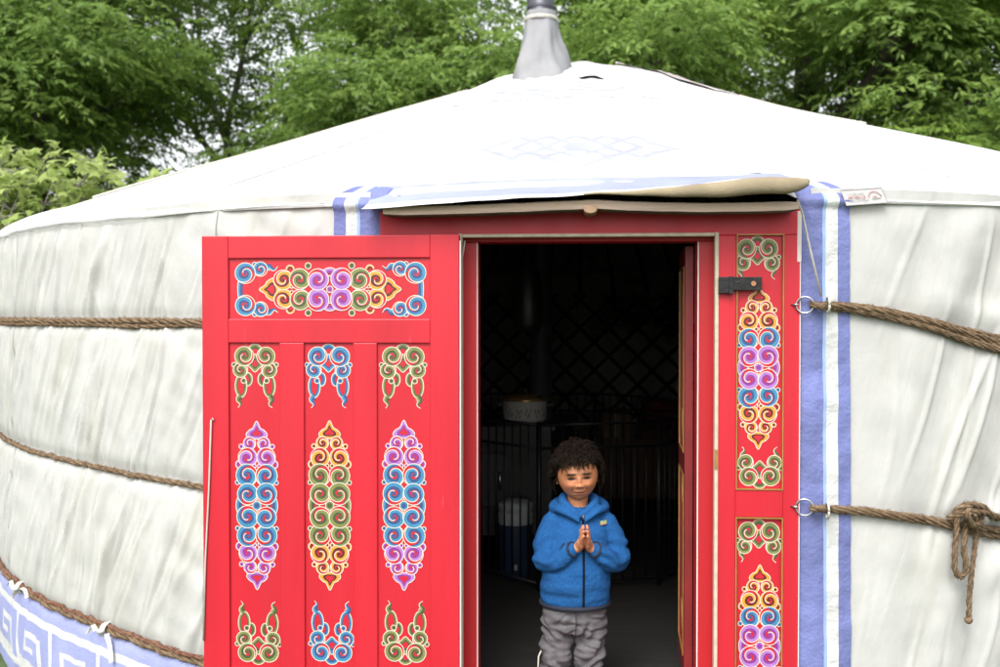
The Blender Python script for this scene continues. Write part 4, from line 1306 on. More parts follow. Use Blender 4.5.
ch = thing('storage_chest', (1.25, 8.2, FLZ), 'low brown wooden chest against the back wall', 'chest')
mb = MB(); mb.box(0.75, 1.75, 8.0, 8.4, FLZ+0.001, 0.48, 0, None, 0.01); b_ = mb.build('body', M['wood_dim'], ch)
mb = MB(); mb.box(0.73, 1.77, 7.98, 8.42, 0.481, 0.52, 0, None, 0.008); mb.build('lid', M['wood_dim'], ch)
for x0, x1, z1, lab_, m_ in ((0.80, 1.05, 0.74, 'small brown carton on the storage chest', 'card'), (1.12, 1.62, 0.83, 'folded dark red blanket on the storage chest', 'red_cloth')):
    mb = MB()
    if m_ == 'card':
        mb.box(x0, x1, 8.06, 8.3, 0.5205, z1, 0, None, 0.004); mb.box(x0+0.11, x0+0.14, 8.058, 8.302, 0.53, z1+0.001, 1)
        o = mb.build('carton', [M['card'], M['cream']]); tag(o, lab_, 'box')
    else:
        t = thing('blanket', (1.37, 8.2, 0.52), lab_, 'blanket')
        for k in range(4):
            m2 = MB(); zz = 0.5205+k*0.075
            m2.box(x0+0.01*k, x1-0.008*k, 8.02+0.01*k, 8.36, zz, zz+0.073, 0, None, 0.03); m2.build('fold', M['red_cloth'], t)
bt = thing('hanging_bag', (0.19, 5.75, 1.5), 'dark rounded bag hanging beside the stove pipe', 'bag')
mb = MB(); P = []
for i in range(24):
    a = 2*math.pi*i/24
    P.append([(0.155+math.cos(a)*w*(1+0.04*math.sin(a*3)), 5.75+math.sin(a)*w*0.5, z) for z, w in ((1.40, 0.002), (1.405, 0.06), (1.45, 0.085), (1.55, 0.09), (1.66, 0.08), (1.74, 0.065), (1.78, 0.045), (1.80, 0.015), (1.805, 0.002))])
mb.grid(P, closed_u=True); mb.build('pouch', M['bag'], bt)
mb = MB(); mb.tube([(0.155, 5.75, 1.80), (0.155, 5.75, 2.3), (0.155, 5.75, 2.60)], 0.006, 6); mb.build('strap', M['bag'], bt)

# ================================================================ PERSON
def remesh(mb, voxel, smooth=4, name='m', fac=0.5):
    me = mb.mesh('tmp'); o = bpy.data.objects.new('tmp', me); COL.objects.link(o)
    r = o.modifiers.new('r', 'REMESH'); r.mode = 'VOXEL'; r.voxel_size = voxel; r.use_smooth_shade = True
    if smooth:
        s = o.modifiers.new('s', 'SMOOTH'); s.factor = fac; s.iterations = smooth
    dg = bpy.context.evaluated_depsgraph_get(); dg.update()
    ev = o.evaluated_get(dg)
    out = bpy.data.meshes.new_from_object(ev, depsgraph=dg)
    bpy.data.objects.remove(o, do_unlink=True); bpy.data.meshes.remove(me)
    out.name = name; out.materials.clear()
    return out
def limb(mb, pts, rad, sx=1.0, sy=1.0, n=16, up=None, sub=6):
    """closed tapered limb with rounded ends through pts"""
    P = [Vector(p) for p in pts]; pp = []; rr = []
    m = len(P)
    for i in range(m-1):
        for k in range(sub):
            u = k/sub
            p0, p1, p2, p3 = P[max(i-1, 0)], P[i], P[i+1], P[min(i+2, m-1)]
            pp.append(0.5*((2*p1)+(-p0+p2)*u+(2*p0-5*p1+4*p2-p3)*u*u+(-p0+3*p1-3*p2+p3)*u**3)); rr.append(rad[i]*(1-u)+rad[i+1]*u)
    pp.append(P[-1]); rr.append(rad[-1])
    t0 = (pp[1]-pp[0]).normalized(); t1 = (pp[-1]-pp[-2]).normalized()
    a0 = [(pp[0]-t0*rr[0]*math.sin(a), rr[0]*math.cos(a)) for a in (1.45, 1.1, 0.7, 0.35)]
    a1 = [(pp[-1]+t1*rr[-1]*math.sin(a), rr[-1]*math.cos(a)) for a in (0.35, 0.7, 1.1, 1.45)]
    mb.tube([a[0] for a in a0]+pp+[a[0] for a in a1], [a[1] for a in a0]+rr+[a[1] for a in a1], n, sq=(sx, sy), up=up)

GA = 0.80
KX, KY = 0.300, 3.76
K = lambda x, y, z: (KX+x, KY+y, z)
person = thing('person', (KX-0.02, KY, FLZ), 'small child with dark curly hair in blue zipped jacket, palms pressed together, in doorway', 'person')
HC = Vector((-0.015, -0.012, 0.918))
TILT = R_(-4)
def head_warp(d):
    """unit direction -> head surface point (front is -y)"""
    x, y, z = d
    rx, ry, rz = 0.075, 0.084, 0.099
    px_, py_h, pz_h = x*rx, y*ry, z*rz
    if z < 0: k = 1-0.17*(-z)**2.2; px_ *= k; py_h *= (1-0.10*(-z)**2)
    if z < 0 and y > 0: py_h *= 1-0.35*(-z)
    X, Z = px_, pz_h
    fr = max(0, -y)**0.5
    def G(cx, cz, sx, sz, h): return h*math.exp(-((X-cx)/sx)**2-((Z-cz)/sz)**2)*fr
    o = 0
    for s in (-1, 1):
        o += G(s*0.027, -0.010, 0.014, 0.008, -0.0065)     # socket
        o += G(s*0.026, 0.010, 0.020, 0.007, 0.0035)       # brow
        o += G(s*0.036, -0.035, 0.017, 0.015, 0.0080)      # cheek
        o += G(s*0.027, -0.0165, 0.014, 0.0035, 0.0035)    # lower lid
        o += G(s*0.025, -0.054, 0.006, 0.012, -0.003)      # smile crease
        o += G(s*0.0095, -0.0375, 0.005, 0.005, 0.006)     # nostril wing
    o += G(0, -0.018, 0.007, 0.014, 0.006)                 # bridge
    o += G(0, -0.036, 0.0085, 0.008, 0.0115)               # nose tip
    o += G(0, -0.0575, 0.020, 0.0045, 0.0050)              # upper lip
    o += G(0, -0.0625, 0.023, 0.0022, -0.0040)
    o += G(0, -0.0690, 0.016, 0.0045, 0.0045)              # lower lip
    o += G(0, -0.088, 0.016, 0.010, 0.006)                 # chin
    py_h -= o*1.15
    return Vector((px_, py_h, pz_h))
def to_head(v):
    c, s = math.cos(TILT), math.sin(TILT)
    return Vector((v.x*c+v.z*s, v.y, -v.x*s+v.z*c))+HC
mb = MB(); P = []
NA, NB = 120, 90
for i in range(NA):
    a = 2*math.pi*i/NA; row = []
    for j in range(NB+1):
        b = math.pi*j/NB
        d = (math.sin(b)*math.sin(a), -math.sin(b)*math.cos(a), math.cos(b))
        row.append(K(*to_head(head_warp(d))))
    P.append(row)
mb.grid(P, closed_u=True)
for s in (-1, 1):                                            # ears
    e0 = to_head(Vector((s*0.069, 0.008, -0.018)))
    mb.ball(K(*e0), 0.017, 8, sc=(0.42, 0.75, 1.15))
    mb.tube([K(*(e0+Vector((s*0.006, 0.010*math.cos(a)-0.002, 0.017*math.sin(a))))) for a in np.linspace(-1.6, 2.6, 12)], 0.0035, 6)
limb(mb, [K(-0.012, 0.005, 0.86), K(-0.012, 0.008, 0.80), K(-0.01, 0.01, 0.74)], [0.040, 0.038, 0.055])
limb(mb, [K(-0.01, 0.012, 0.73), K(-0.012, 0.01, 0.64), K(-0.018, 0.006, 0.54), K(-0.022, 0.006, 0.44)], [0.070, 0.082, 0.080, 0.082], sx=0.75, sy=1.0, up=(0, 1, 0))
limb(mb, [K(-0.09, 0.01, 0.735), K(0, 0.01, 0.75), K(0.08, 0.01, 0.735)], [0.035, 0.04, 0.035])
HP = 0.700
for s in (-1, 1):
    sh = (s*0.092-0.006, 0.008, 0.733); el = (s*0.140, -0.012, 0.605); wr = (s*0.040+0.001, -0.106, 0.654)
    limb(mb, [K(*sh), K((sh[0]+el[0])/2, 0.0, 0.67), K(*el)], [0.033, 0.029, 0.025])
    limb(mb, [K(*el), K((el[0]+wr[0])/2, -0.07, 0.612), K(*wr)], [0.026, 0.023, 0.0175])
    d = Vector((0, -0.62, 0.785)); e = Vector((0, -0.785, -0.62)); cx = 0.002   # fingers point up and forward; e: towards the little finger
    pc = Vector((cx+s*0.0115, -0.128, HP-0.012))
    limb(mb, [K(*wr), K(*(pc-d*0.026+Vector((s*0.008, 0.004, 0)))), K(*pc)], [0.0175, 0.018, 0.016])
    # palm
    P = []
    for i in range(16):
        a = 2*math.pi*i/16
        row = []
        for j in range(13):
            b = math.pi*j/12
            v = pc+d*(-math.cos(b)*0.030)+e*(math.sin(b)*math.cos(a)*0.026)+Vector((1, 0, 0))*(math.sin(b)*math.sin(a)*0.0105)
            row.append(K(*v))
        P.append(row)
    mb.grid(P, closed_u=True)
    for q, (off, ln) in enumerate(((-0.0195, 0.043), (-0.0065, 0.049), (0.0065, 0.046), (0.0185, 0.036))):
        r0 = pc+e*off+d*0.020; x1 = s*-0.0025
        mid = r0+d*ln*0.5+Vector((s*0.0015, 0, 0)); tip = r0+d*ln+Vector((-s*0.0045, 0, 0))+e*off*0.06
        limb(mb, [K(*r0), K(*(r0+d*ln*0.28+Vector((s*0.001, 0, 0)))), K(*mid), K(*tip)], [0.0072, 0.0070, 0.0064, 0.0054], n=10, sub=3)
    # thumb leaves the side of the palm
    t0 = pc-e*0.018-d*0.012; t1 = t0-e*0.012+d*0.016+Vector((-s*0.002, 0, 0)); t2 = t1+d*0.020+e*0.004+Vector((-s*0.004, 0, 0))
    limb(mb, [K(*t0), K(*t1), K(*t2)], [0.0095, 0.0080, 0.0066], n=10, sub=3)
for s, hx_, kx_, fx_ in ((-1, -0.082, -0.094, -0.100), (1, 0.036, 0.030, 0.022)):
    limb(mb, [K(hx_, 0.005, 0.42), K((hx_+kx_)/2, 0.0, 0.33), K(kx_, -0.005, 0.25), K(fx_, 0.012, 0.16), K(fx_, 0.012, 0.10)], [0.046, 0.040, 0.030, 0.027, 0.024])
    limb(mb, [K(fx_, 0.02, 0.085), K(fx_+s*0.006, -0.05, 0.075)], [0.024, 0.020])
bme = remesh(mb, 0.0019, 2, 'body', 0.3)
# skin colour per vertex: lips, cheeks, palms and nails, plus painted shade in sockets, nostrils, creases
def skin_mat():
    m = mat('child_skin', (0.34, 0.15, 0.075), 0.5, spec=0.4, subsurf=0.12, bump=0.08, bscale=200, bdist=0.002)
    nt = m.node_tree; a = nt.nodes.new('ShaderNodeAttribute'); a.attribute_name = 'skin'
    nt.links.new(a.outputs['Color'], nt.nodes['Principled BSDF'].inputs['Base Color'])
    return m
n = len(bme.vertices); co = np.zeros(n*3); bme.vertices.foreach_get('co', co); co = co.reshape(-1, 3)
base = np.tile(np.array([0.45, 0.185, 0.088, 1.0]), (n, 1))
inv = (co-np.array([KX+HC.x, KY+HC.y, HC.z])); c_, s_ = math.cos(-TILT), math.sin(-TILT)
hx = inv[:, 0]*c_+inv[:, 2]*s_; hz = -inv[:, 0]*s_+inv[:, 2]*c_; hy = inv[:, 1]
front = (hy < -0.04)
def gg(cx, cz, sx, sz): return np.exp(-((hx-cx)/sx)**2-((hz-cz)/sz)**2)*front
def blend(w, col):
    w = np.clip(w, 0, 1)[:, None]; base[:, :3] = base[:, :3]*(1-w)+np.array(col)*w
blend(0.8*gg(0, -0.0575, 0.018, 0.004)+0.85*gg(0, -0.069, 0.016, 0.004), (0.36, 0.11, 0.085))
blend(0.95*np.exp(-(hx/0.023)**4-((hz+0.0645-14*hx*hx)/0.0020)**2)*front, (0.05, 0.02, 0.015))
for s in (-1, 1):
    blend(0.5*gg(s*0.038, -0.032, 0.015, 0.013), (0.56, 0.21, 0.11))
    blend(1.3*gg(s*0.0275, -0.0085, 0.0165, 0.0062), (0.035, 0.014, 0.010)); blend(0.45*np.exp(-((hx-s*(0.027-0.12*(hz+0.05)))/0.0035)**2-((hz+0.050)/0.014)**2)*front, (0.16, 0.06, 0.03))  # eye-socket and smile-crease shade painted into the skin colour
    blend(0.8*gg(s*0.0075, -0.0425, 0.0035, 0.0025), (0.08, 0.03, 0.02))
    blend(1.15*np.exp(-((hx-s*0.028)/0.020)**4-((hz-0.007-0.0+0.10*(np.abs(hx)-0.028))/0.0050)**2)*front, (0.025, 0.012, 0.009))
hand = (co[:, 1] < KY-0.105) & (co[:, 2] > 0.63) & (co[:, 2] < 0.78) & (np.abs(co[:, 0]-KX) < 0.03)
w = np.where(hand, np.clip((0.010-np.abs(co[:, 0]-KX-0.002))/0.006, 0, 1), 0)
blend(0.55*w, (0.55, 0.22, 0.16))
at_ = bme.color_attributes.new('skin', 'FLOAT_COLOR', 'POINT'); at_.data.foreach_set('color', base.ravel())
M['skin'] = skin_mat()
body = link('body', bme, person, M['skin'], True)
M['eye_dark'] = mat('dark_eye', (0.012, 0.008, 0.007), 0.6, spec=0.2)
M['eye_white'] = mat('eye_white', (0.035, 0.022, 0.018), 0.9, spec=0.0)
M['nail'] = mat('fingernail', (0.62, 0.36, 0.30), 0.35)
for s in (-1, 1):
    mb = MB()
    p = head_warp(Vector((s*0.385, -0.915, -0.085)).normalized())
    e0 = to_head(Vector((s*0.0275, p.y+0.0022, -0.0095)))
    mb.ball(K(*e0), 0.0128, 10, 1, sc=(1.0, 0.50, 0.34)); mb.ball(K(*(e0+Vector((0, -0.0022, 0)))), 0.0052, 8, 0, sc=(1, 0.8, 0.72))
    ll = [to_head(Vector((s*(0.0275)+u*0.0115, p.y+0.0005+0.003*u*u, -0.0095+0.0030*(1-u*u)))) for u in np.linspace(-1, 1, 9)]
    mb.tube([K(*q) for q in ll], 0.0011, 5, 0)
    mb.build('eye', [M['eye_dark'], M['eye_white']], body)

# hair: cap plus curling locks
M['hair'] = mat('black_curly_hair', (0.014, 0.009, 0.0065), 0.7, var=0.4, vscale=60, spec=0.06)
mb = MB(); P = []
for i in range(48):
    a = 2*math.pi*i/48; row = []
    for j in range(17):
        lim = 2.0-1.10*max(0, math.cos(a))**0.6
        b = lim*j/16
        d = (math.sin(b)*math.sin(a), -math.sin(b)*math.cos(a), math.cos(b))
        v = head_warp(d)*(1.07 + 0.05*noise.noise(Vector(d)*4))
        if j == 16: v = head_warp(d)*0.98
        row.append(K(*to_head(v)))
    P.append(row)
mb.grid(P, closed_u=True)
rh = random.Random(21)
def lock(d, ln, r, down, curl, n=9, mi=0, cr=0.0065):
    p = to_head(head_warp(d)*1.04); out = (to_head(head_warp(d)*1.3)-p).normalized()
    t1 = out.orthogonal().normalized(); t2 = out.cross(t1); ph = rh.uniform(0, 6.28); dirn = rh.choice((-1, 1))
    pts = []; rad = []
    g = Vector((0, 0, -1)); q = p.copy(); v = (out*1.0+t1*rh.uniform(-.6, .6)+t2*rh.uniform(-.6, .6)).normalized()
    for i in range(n):
        t = i/(n-1)
        pts.append(K(*(q+(t1*math.cos(ph+dirn*curl*t)+t2*math.sin(ph+dirn*curl*t))*cr*min(1, t*2.5)))); rad.append(r*(1-t**2)+0.0004)
        v = (v+g*down*(0.12+0.5*t)).normalized(); q = q+v*ln/(n-1)
        # keep out of the skull
        rel = q-HC; k = math.sqrt((rel.x/0.074)**2+(rel.y/0.086)**2+(rel.z/0.102)**2)
        if k < 1.03: q = HC+rel*(1.03/k)
    mb.tube(pts, rad, 5, mi)
cnt = 0
while cnt < 1300:
    z = rh.uniform(-0.30, 1); a = rh.uniform(0, 6.283); rr = math.sqrt(1-z*z)
    d = (rr*math.sin(a), -rr*math.cos(a), z)
    if d[1] < -0.25 and z < 0.46: continue
    if abs(d[0]) > 0.5 and z < -0.05 and d[1] < 0.2: continue
    if cnt % 3 == 0: lock(d, rh.uniform(0.040, 0.066), rh.uniform(0.0012, 0.0024), 1.2, rh.uniform(3, 8), 13, 0, 0.011)
    else: lock(d, rh.uniform(0.022, 0.046), rh.uniform(0.0016, 0.0030), 0.8, rh.uniform(4, 9))
    cnt += 1
for k in range(130):                                     # fringe
    x = rh.uniform(-0.75, 0.75); z = 0.50+rh.uniform(0, 0.35)
    y = -math.sqrt(max(0.05, 1-x*x-z*z)); d = Vector((x, y, z)).normalized()
    lock(tuple(d), rh.uniform(0.030, 0.062), rh.uniform(0.0014, 0.0026), 1.8, rh.uniform(2, 5), 10)
mb.build('hair', M['hair'], person)

# jacket
mb = MB()
def ell_loft(mb, rows, n=40):
    P = []
    for i in range(n):
        a = 2*math.pi*i/n
        row = [K(rows[0][0], rows[0][1], rows[0][2])]
        for (cx, cy, cz, rx, ry) in rows:
            ca, sa = math.cos(a), math.sin(a)
            row.append(K(cx+rx*math.copysign(abs(ca)**0.85, ca), cy+ry*math.copysign(abs(sa)**0.85, sa), cz))
        row.append(K(rows[-1][0], rows[-1][1], rows[-1][2])); P.append(row)
    mb.grid(P, closed_u=True)
ell_loft(mb, [(-0.022, 0.004, 0.436, 0.118, 0.090), (-0.022, 0.004, 0.445, 0.126, 0.096), (-0.022, 0.0, 0.49, 0.130, 0.104), (-0.018, -0.002, 0.56, 0.126, 0.104), (-0.012, 0.0, 0.64, 0.118, 0.098), (-0.008, 0.004, 0.70, 0.112, 0.088), (-0.006, 0.008, 0.745, 0.100, 0.074), (-0.006, 0.012, 0.775, 0.080, 0.062), (-0.008, 0.014, 0.795, 0.060, 0.052)])
for s in (-1, 1):
    sh = (s*0.090-0.006, 0.008, 0.728); el = (s*0.137, -0.018, 0.600); wr = (s*0.048+0.001, -0.100, 0.652)
    limb(mb, [K(*sh), K((sh[0]+el[0])/2+s*0.010, 0.0, 0.668), K(*el)], [0.049, 0.047, 0.042])
    limb(mb, [K(*el), K((el[0]+wr[0])/2+s*0.004, -0.075, 0.606), K(*wr)], [0.043, 0.039, 0.030])
# hood collar and hood folded on the back and shoulders
col_pts = [(-0.012, -0.066, 0.782), (-0.040, -0.058, 0.800), (-0.066, -0.022, 0.818), (-0.060, 0.035, 0.828), (-0.012, 0.062, 0.828), (0.040, 0.036, 0.828), (0.050, -0.020, 0.822), (0.024, -0.056, 0.802), (-0.004, -0.066, 0.782)]
col_pts = [(x, y, z-0.009) for x, y, z in col_pts]
limb(mb, [K(*p) for p in col_pts], [0.012, 0.015, 0.018, 0.022, 0.024, 0.022, 0.018, 0.015, 0.012])
hd = [(-0.016, -0.080, 0.755), (-0.068, -0.058, 0.785), (-0.100, 0.010, 0.785), (-0.070, 0.070, 0.790), (-0.01, 0.095, 0.785), (0.060, 0.072, 0.790), (0.090, 0.010, 0.787), (0.056, -0.058, 0.786), (0.010, -0.080, 0.757)]
limb(mb, [K(*p) for p in hd], [0.007, 0.013, 0.019, 0.030, 0.036, 0.030, 0.019, 0.013, 0.007])
jme = remesh(mb, 0.0040, 7, 'jacket', 0.5)
n = len(jme.vertices); co = np.zeros(n*3); no = np.zeros(n*3); jme.vertices.foreach_get('co', co); jme.vertices.foreach_get('normal', no)
co = co.reshape(-1, 3); no = no.reshape(-1, 3)
for i in range(n):
    x, y, z = co[i][0]-KX, co[i][1]-KY, co[i][2]
    v = Vector((x, y, z))
    w = 0.0035*noise.noise(Vector((x*16, y*16, z*26)))+0.0013*noise.noise(v*70)
    if abs(x+0.02) > 0.075 and 0.56 < z < 0.74:      # sleeve folds
        w += 0.0045*math.sin((z*1.0+0.5*abs(x))*120+6*noise.noise(v*12))*math.exp(-((z-0.635)/0.05)**2)
    if z < 0.56: w += 0.006*noise.noise(Vector((x*9, y*9, z*30+2)))*(1 if z > 0.45 else 0.4)
    co[i] += no[i]*w
jme.vertices.foreach_set('co', co.ravel()); jme.update()
M['fleece'] = mat('blue_knit_fleece', (0.013, 0.082, 0.25), 0.95, col2=(0.022, 0.110, 0.31), vscale=150, bump=0.9, bscale=240, spec=0.1, bdist=0.003)
M['trim'] = mat('navy_trim', (0.008, 0.012, 0.03), 0.8)
M['zip'] = mat('zip_teeth', (0.006, 0.008, 0.018), 0.9, spec=0.1)
jacket = link('jacket', jme, person, M['fleece'], True)
from mathutils.bvhtree import BVHTree
jb = BVHTree.FromPolygons([v.co.copy() for v in jme.vertices], [tuple(p.vertices) for p in jme.polygons])
def onj(x, z, off=0.001):
    h = jb.ray_cast(Vector((KX+x, KY-0.4, z)), Vector((0, 1, 0)))
    return (h[0]+h[1]*off) if h[0] is not None else Vector(K(x, -0.1, z))
def jfront(x, z, off, ymin=-0.125):
    """front of the torso behind the hands"""
    o = Vector((KX+x, KY+ymin, z)); h = jb.ray_cast(o, Vector((0, 1, 0)))
    return (h[0]+Vector((0, -1, 0))*off) if h[0] is not None else Vector(K(x, -0.1, z))
mb = MB()
zx = lambda z: -0.006+0.012*((z-0.44)/0.34)*0
P = [[jfront(0.0015-0.006*(1-(z-0.44)/0.34)*0+dx, z, 0.0022) for dx in (-0.0042, 0, 0.0042)] for z in np.linspace(0.440, 0.775, 50)]
mb.grid(P); mb.build('zip', M['zip'], jacket)
mb = MB(); p = jfront(0.0015, 0.768, 0.005)
mb.box(p.x-0.0030, p.x+0.0030, p.y-0.003, p.y+0.002, p.z-0.006, p.z+0.006, 0, None, 0.001); mb.build('zip_pull', M['steel'], jacket)
mb = MB(); P = []
for i in range(49):
    a = 2*math.pi*i/48
    P.append([K(-0.022+r*1.0*math.cos(a)*1.0, 0.004+r*0.78*math.sin(a), z+0.0035*math.sin(a*1.0)) for r, z in ((0.118, 0.428), (0.131, 0.430), (0.134, 0.438), (0.131, 0.446), (0.120, 0.447))])
mb.grid(P); mb.build('hem_trim', M['trim'], jacket)
for s in (-1, 1):
    mb = MB(); wr = Vector((s*0.048+0.001, -0.100, 0.652)); el = Vector((s*0.137, -0.018, 0.600)); t = (wr-el).normalized()
    u = t.orthogonal().normalized(); v_ = t.cross(u); c0 = wr+t*0.012
    for cc, rad_ in ((c0, 0.026), ):
        pts = [K(*(cc+u*rad_*math.cos(a)+v_*rad_*math.sin(a))) for a in np.linspace(0, 2*math.pi, 25)]
        mb.tube(pts, 0.0048, 8, caps=False)
    pts = [K(*(wr-t*0.016+u*0.0305*math.cos(a)+v_*0.0305*math.sin(a))) for a in np.linspace(0, 2*math.pi, 25)]
    mb.tube(pts, 0.0022, 6, caps=False)
    mb.build('cuff', M['trim'], jacket)
# small chest patch with coloured stripes
mb = MB(); px_, pzc = 0.078, 0.742
for k, (dz0, dz1, mi) in enumerate(((-0.0095, 0.0095, 0), (0.001, 0.0070, 1), (-0.0035, 0.0004, 2), (-0.0070, -0.0042, 3))):
    w_ = 0.0155 if k == 0 else (0.0130, 0.0125, 0.0115)[k-1]
    pa = [jfront(px_+sx_*w_, pzc+dz, 0.0018+0.0006*k, -0.2)+Vector((0, 0, 0.0012*sx_)) for sx_, dz in ((-1, dz0), (1, dz0), (1, dz1), (-1, dz1))]
    mb.add(pa, [(0, 1, 2, 3)], mi)
for sx_ in (-0.006, 0.004):                     # little pale peaks
    pa = [jfront(px_+sx_+dx, pzc+dz, 0.0045, -0.2) for dx, dz in ((-0.004, 0.001), (0.004, 0.001), (0, 0.006))]
    mb.add(pa, [(0, 1, 2)], 4)
M['p0'] = mat('patch_ground', (0.03, 0.05, 0.09), 0.7); M['p1'] = mat('patch_green', (0.16, 0.30, 0.18), 0.7); M['p2'] = mat('patch_yellow', (0.45, 0.38, 0.12), 0.7); M['p3'] = mat('patch_pink', (0.40, 0.20, 0.25), 0.7); M['p4'] = mat('patch_pale', (0.5, 0.55, 0.55), 0.7)
mb.build('chest_patch', [M['p0'], M['p1'], M['p2'], M['p3'], M['p4']], jacket)

# trousers
mb = MB()
ell_loft(mb, [(-0.022, 0.004, 0.455, 0.10, 0.07), (-0.022, 0.004, 0.45, 0.112, 0.085), (-0.024, 0.003, 0.41, 0.118, 0.090), (-0.026, 0.003, 0.36, 0.118, 0.086), (-0.028, 0.003, 0.33, 0.10, 0.07)])
for s, hx_, kx_, fx_ in ((-1, -0.084, -0.094, -0.102), (1, 0.036, 0.030, 0.020)):
    limb(mb, [K(hx_, 0.003, 0.385), K((hx_+kx_)/2, -0.002, 0.31), K(kx_, -0.008, 0.245), K((kx_+fx_)/2, 0.004, 0.18), K(fx_, 0.010, 0.128)], [0.063, 0.059, 0.054, 0.051, 0.049])
tme = remesh(mb, 0.0040, 6, 'trousers', 0.5)
n = len(tme.vertices); co = np.zeros(n*3); no = np.zeros(n*3); tme.vertices.foreach_get('co', co); tme.vertices.foreach_get('normal', no)
co = co.reshape(-1, 3); no = no.reshape(-1, 3)
for i in range(n):
    x, y, z = co[i][0]-KX, co[i][1]-KY, co[i][2]; s = 1 if x > -0.028 else -1
    v = Vector((x, y, z))
    lean = s*(x+0.028)
    w = 0.010*math.sin((z-0.75*lean)*115+7*noise.noise(v*11))*(0.5+0.5*noise.noise(v*15))*(0.45+0.55*sstep(0.40, 0.30, z))
    w += 0.009*noise.noise(Vector((x*12, y*12, z*34)))-0.006*max(0, 0.22-abs(noise.noise(Vector((x*11+z*9*s, y*9, z*26)))))/0.22+0.004*noise.noise(Vector((x*26, y*26, z*60)))
    co[i] += no[i]*w
tme.vertices.foreach_set('co', co.ravel()); tme.update()
M['trouser'] = mat('grey_cotton_trousers', (0.125, 0.12, 0.13), 0.85, var=0.12, vscale=14, bump=0.5, bscale=180, spec=0.2, bdist=0.002)
trousers = link('trousers', tme, person, M['trouser'], True)
mb = MB()
mb.tube([K(-0.026, -0.092, 0.425), K(-0.024, -0.094, 0.38), K(-0.026, -0.088, 0.335)], 0.0016, 5)
mb.build('fly_seam', M['trim'], trousers)
M['shoe'] = mat('dark_shoe', (0.03, 0.03, 0.035), 0.6); M['sole'] = mat('pale_sole', (0.5, 0.5, 0.46), 0.7)
for s, fx_ in ((-1, -0.102), (1, 0.022)):
    mb = MB()
    limb(mb, [K(fx_, 0.03, 0.105), K(fx_, -0.005, 0.10), K(fx_+s*0.005, -0.05, 0.088)], [0.034, 0.032, 0.026])
    sm_ = link('shoe', remesh(mb, 0.004, 4, 'shoe'), person, M['shoe'], True)
    mb = MB(); P = []
    for i in range(24):
        a = 2*math.pi*i/24
        P.append([K(fx_+s*0.003+0.036*math.cos(a)*k, -0.012+0.070*math.sin(a)*k, z) for k, z in ((0.001, FLZ+0.001), (0.97, FLZ+0.001), (1, FLZ+0.008), (0.98, FLZ+0.020), (0.001, FLZ+0.022))])
    mb.grid(P, closed_u=True); mb.build('sole', M['sole'], sm_)
mb = MB()
mb.tube([K(-0.148, -0.02, 0.262), K(-0.158, -0.03, 0.245), K(-0.160, -0.03, 0.20), K(-0.152, -0.025, 0.15)], 0.0032, 6)
mb.build('pull_cord', M['cord'], trousers)
GA = 1.0
def leaf_mat(name, dark, mid, light, tr=0.35):
    m = bpy.data.materials.new(name); m.use_nodes = True; nt = m.node_tree; N = nt.nodes; L = nt.links
    p = N['Principled BSDF']; p.inputs['Roughness'].default_value = 0.55; p.inputs['Specular IOR Level'].default_value = 0.35
    a = N.new('ShaderNodeAttribute'); a.attribute_name = 'tone'
    r = N.new('ShaderNodeValToRGB'); r.color_ramp.elements[0].color = (*dark, 1); r.color_ramp.elements[1].color = (*light, 1)
    e = r.color_ramp.elements.new(0.5); e.color = (*mid, 1)
    L.new(a.outputs['Fac'], r.inputs['Fac']); L.new(r.outputs['Color'], p.inputs['Base Color'])
    t = N.new('ShaderNodeBsdfTranslucent'); L.new(r.outputs['Color'], t.inputs['Color'])
    mx = N.new('ShaderNodeMixShader'); mx.inputs['Fac'].default_value = tr
    L.new(p.outputs['BSDF'], mx.inputs[1]); L.new(t.outputs['BSDF'], mx.inputs[2]); L.new(mx.outputs['Shader'], N['Material Output'].inputs['Surface'])
    return m
M['leafA'] = leaf_mat('ash_leaf_green', (0.10, 0.17, 0.03), (0.21, 0.32, 0.055), (0.36, 0.47, 0.10), 0.55)
M['leafB'] = leaf_mat('willow_leaf_green', (0.10, 0.18, 0.04), (0.20, 0.31, 0.07), (0.33, 0.44, 0.11), 0.55)
M['leafC'] = leaf_mat('maple_leaf_green', (0.12, 0.20, 0.04), (0.24, 0.34, 0.07), (0.42, 0.50, 0.18), 0.5)
M['bark'] = mat('tree_bark', (0.028, 0.022, 0.018), 0.9, col2=(0.07, 0.058, 0.048), vscale=9, stretch=(1, 1, 0.3), bump=0.8, bscale=22, bdist=0.03)
M['bark_pale'] = mat('pale_bark', (0.16, 0.145, 0.125), 0.9, col2=(0.27, 0.25, 0.22), vscale=9, stretch=(1, 1, 0.3), bump=0.6, bscale=22, bdist=0.03)

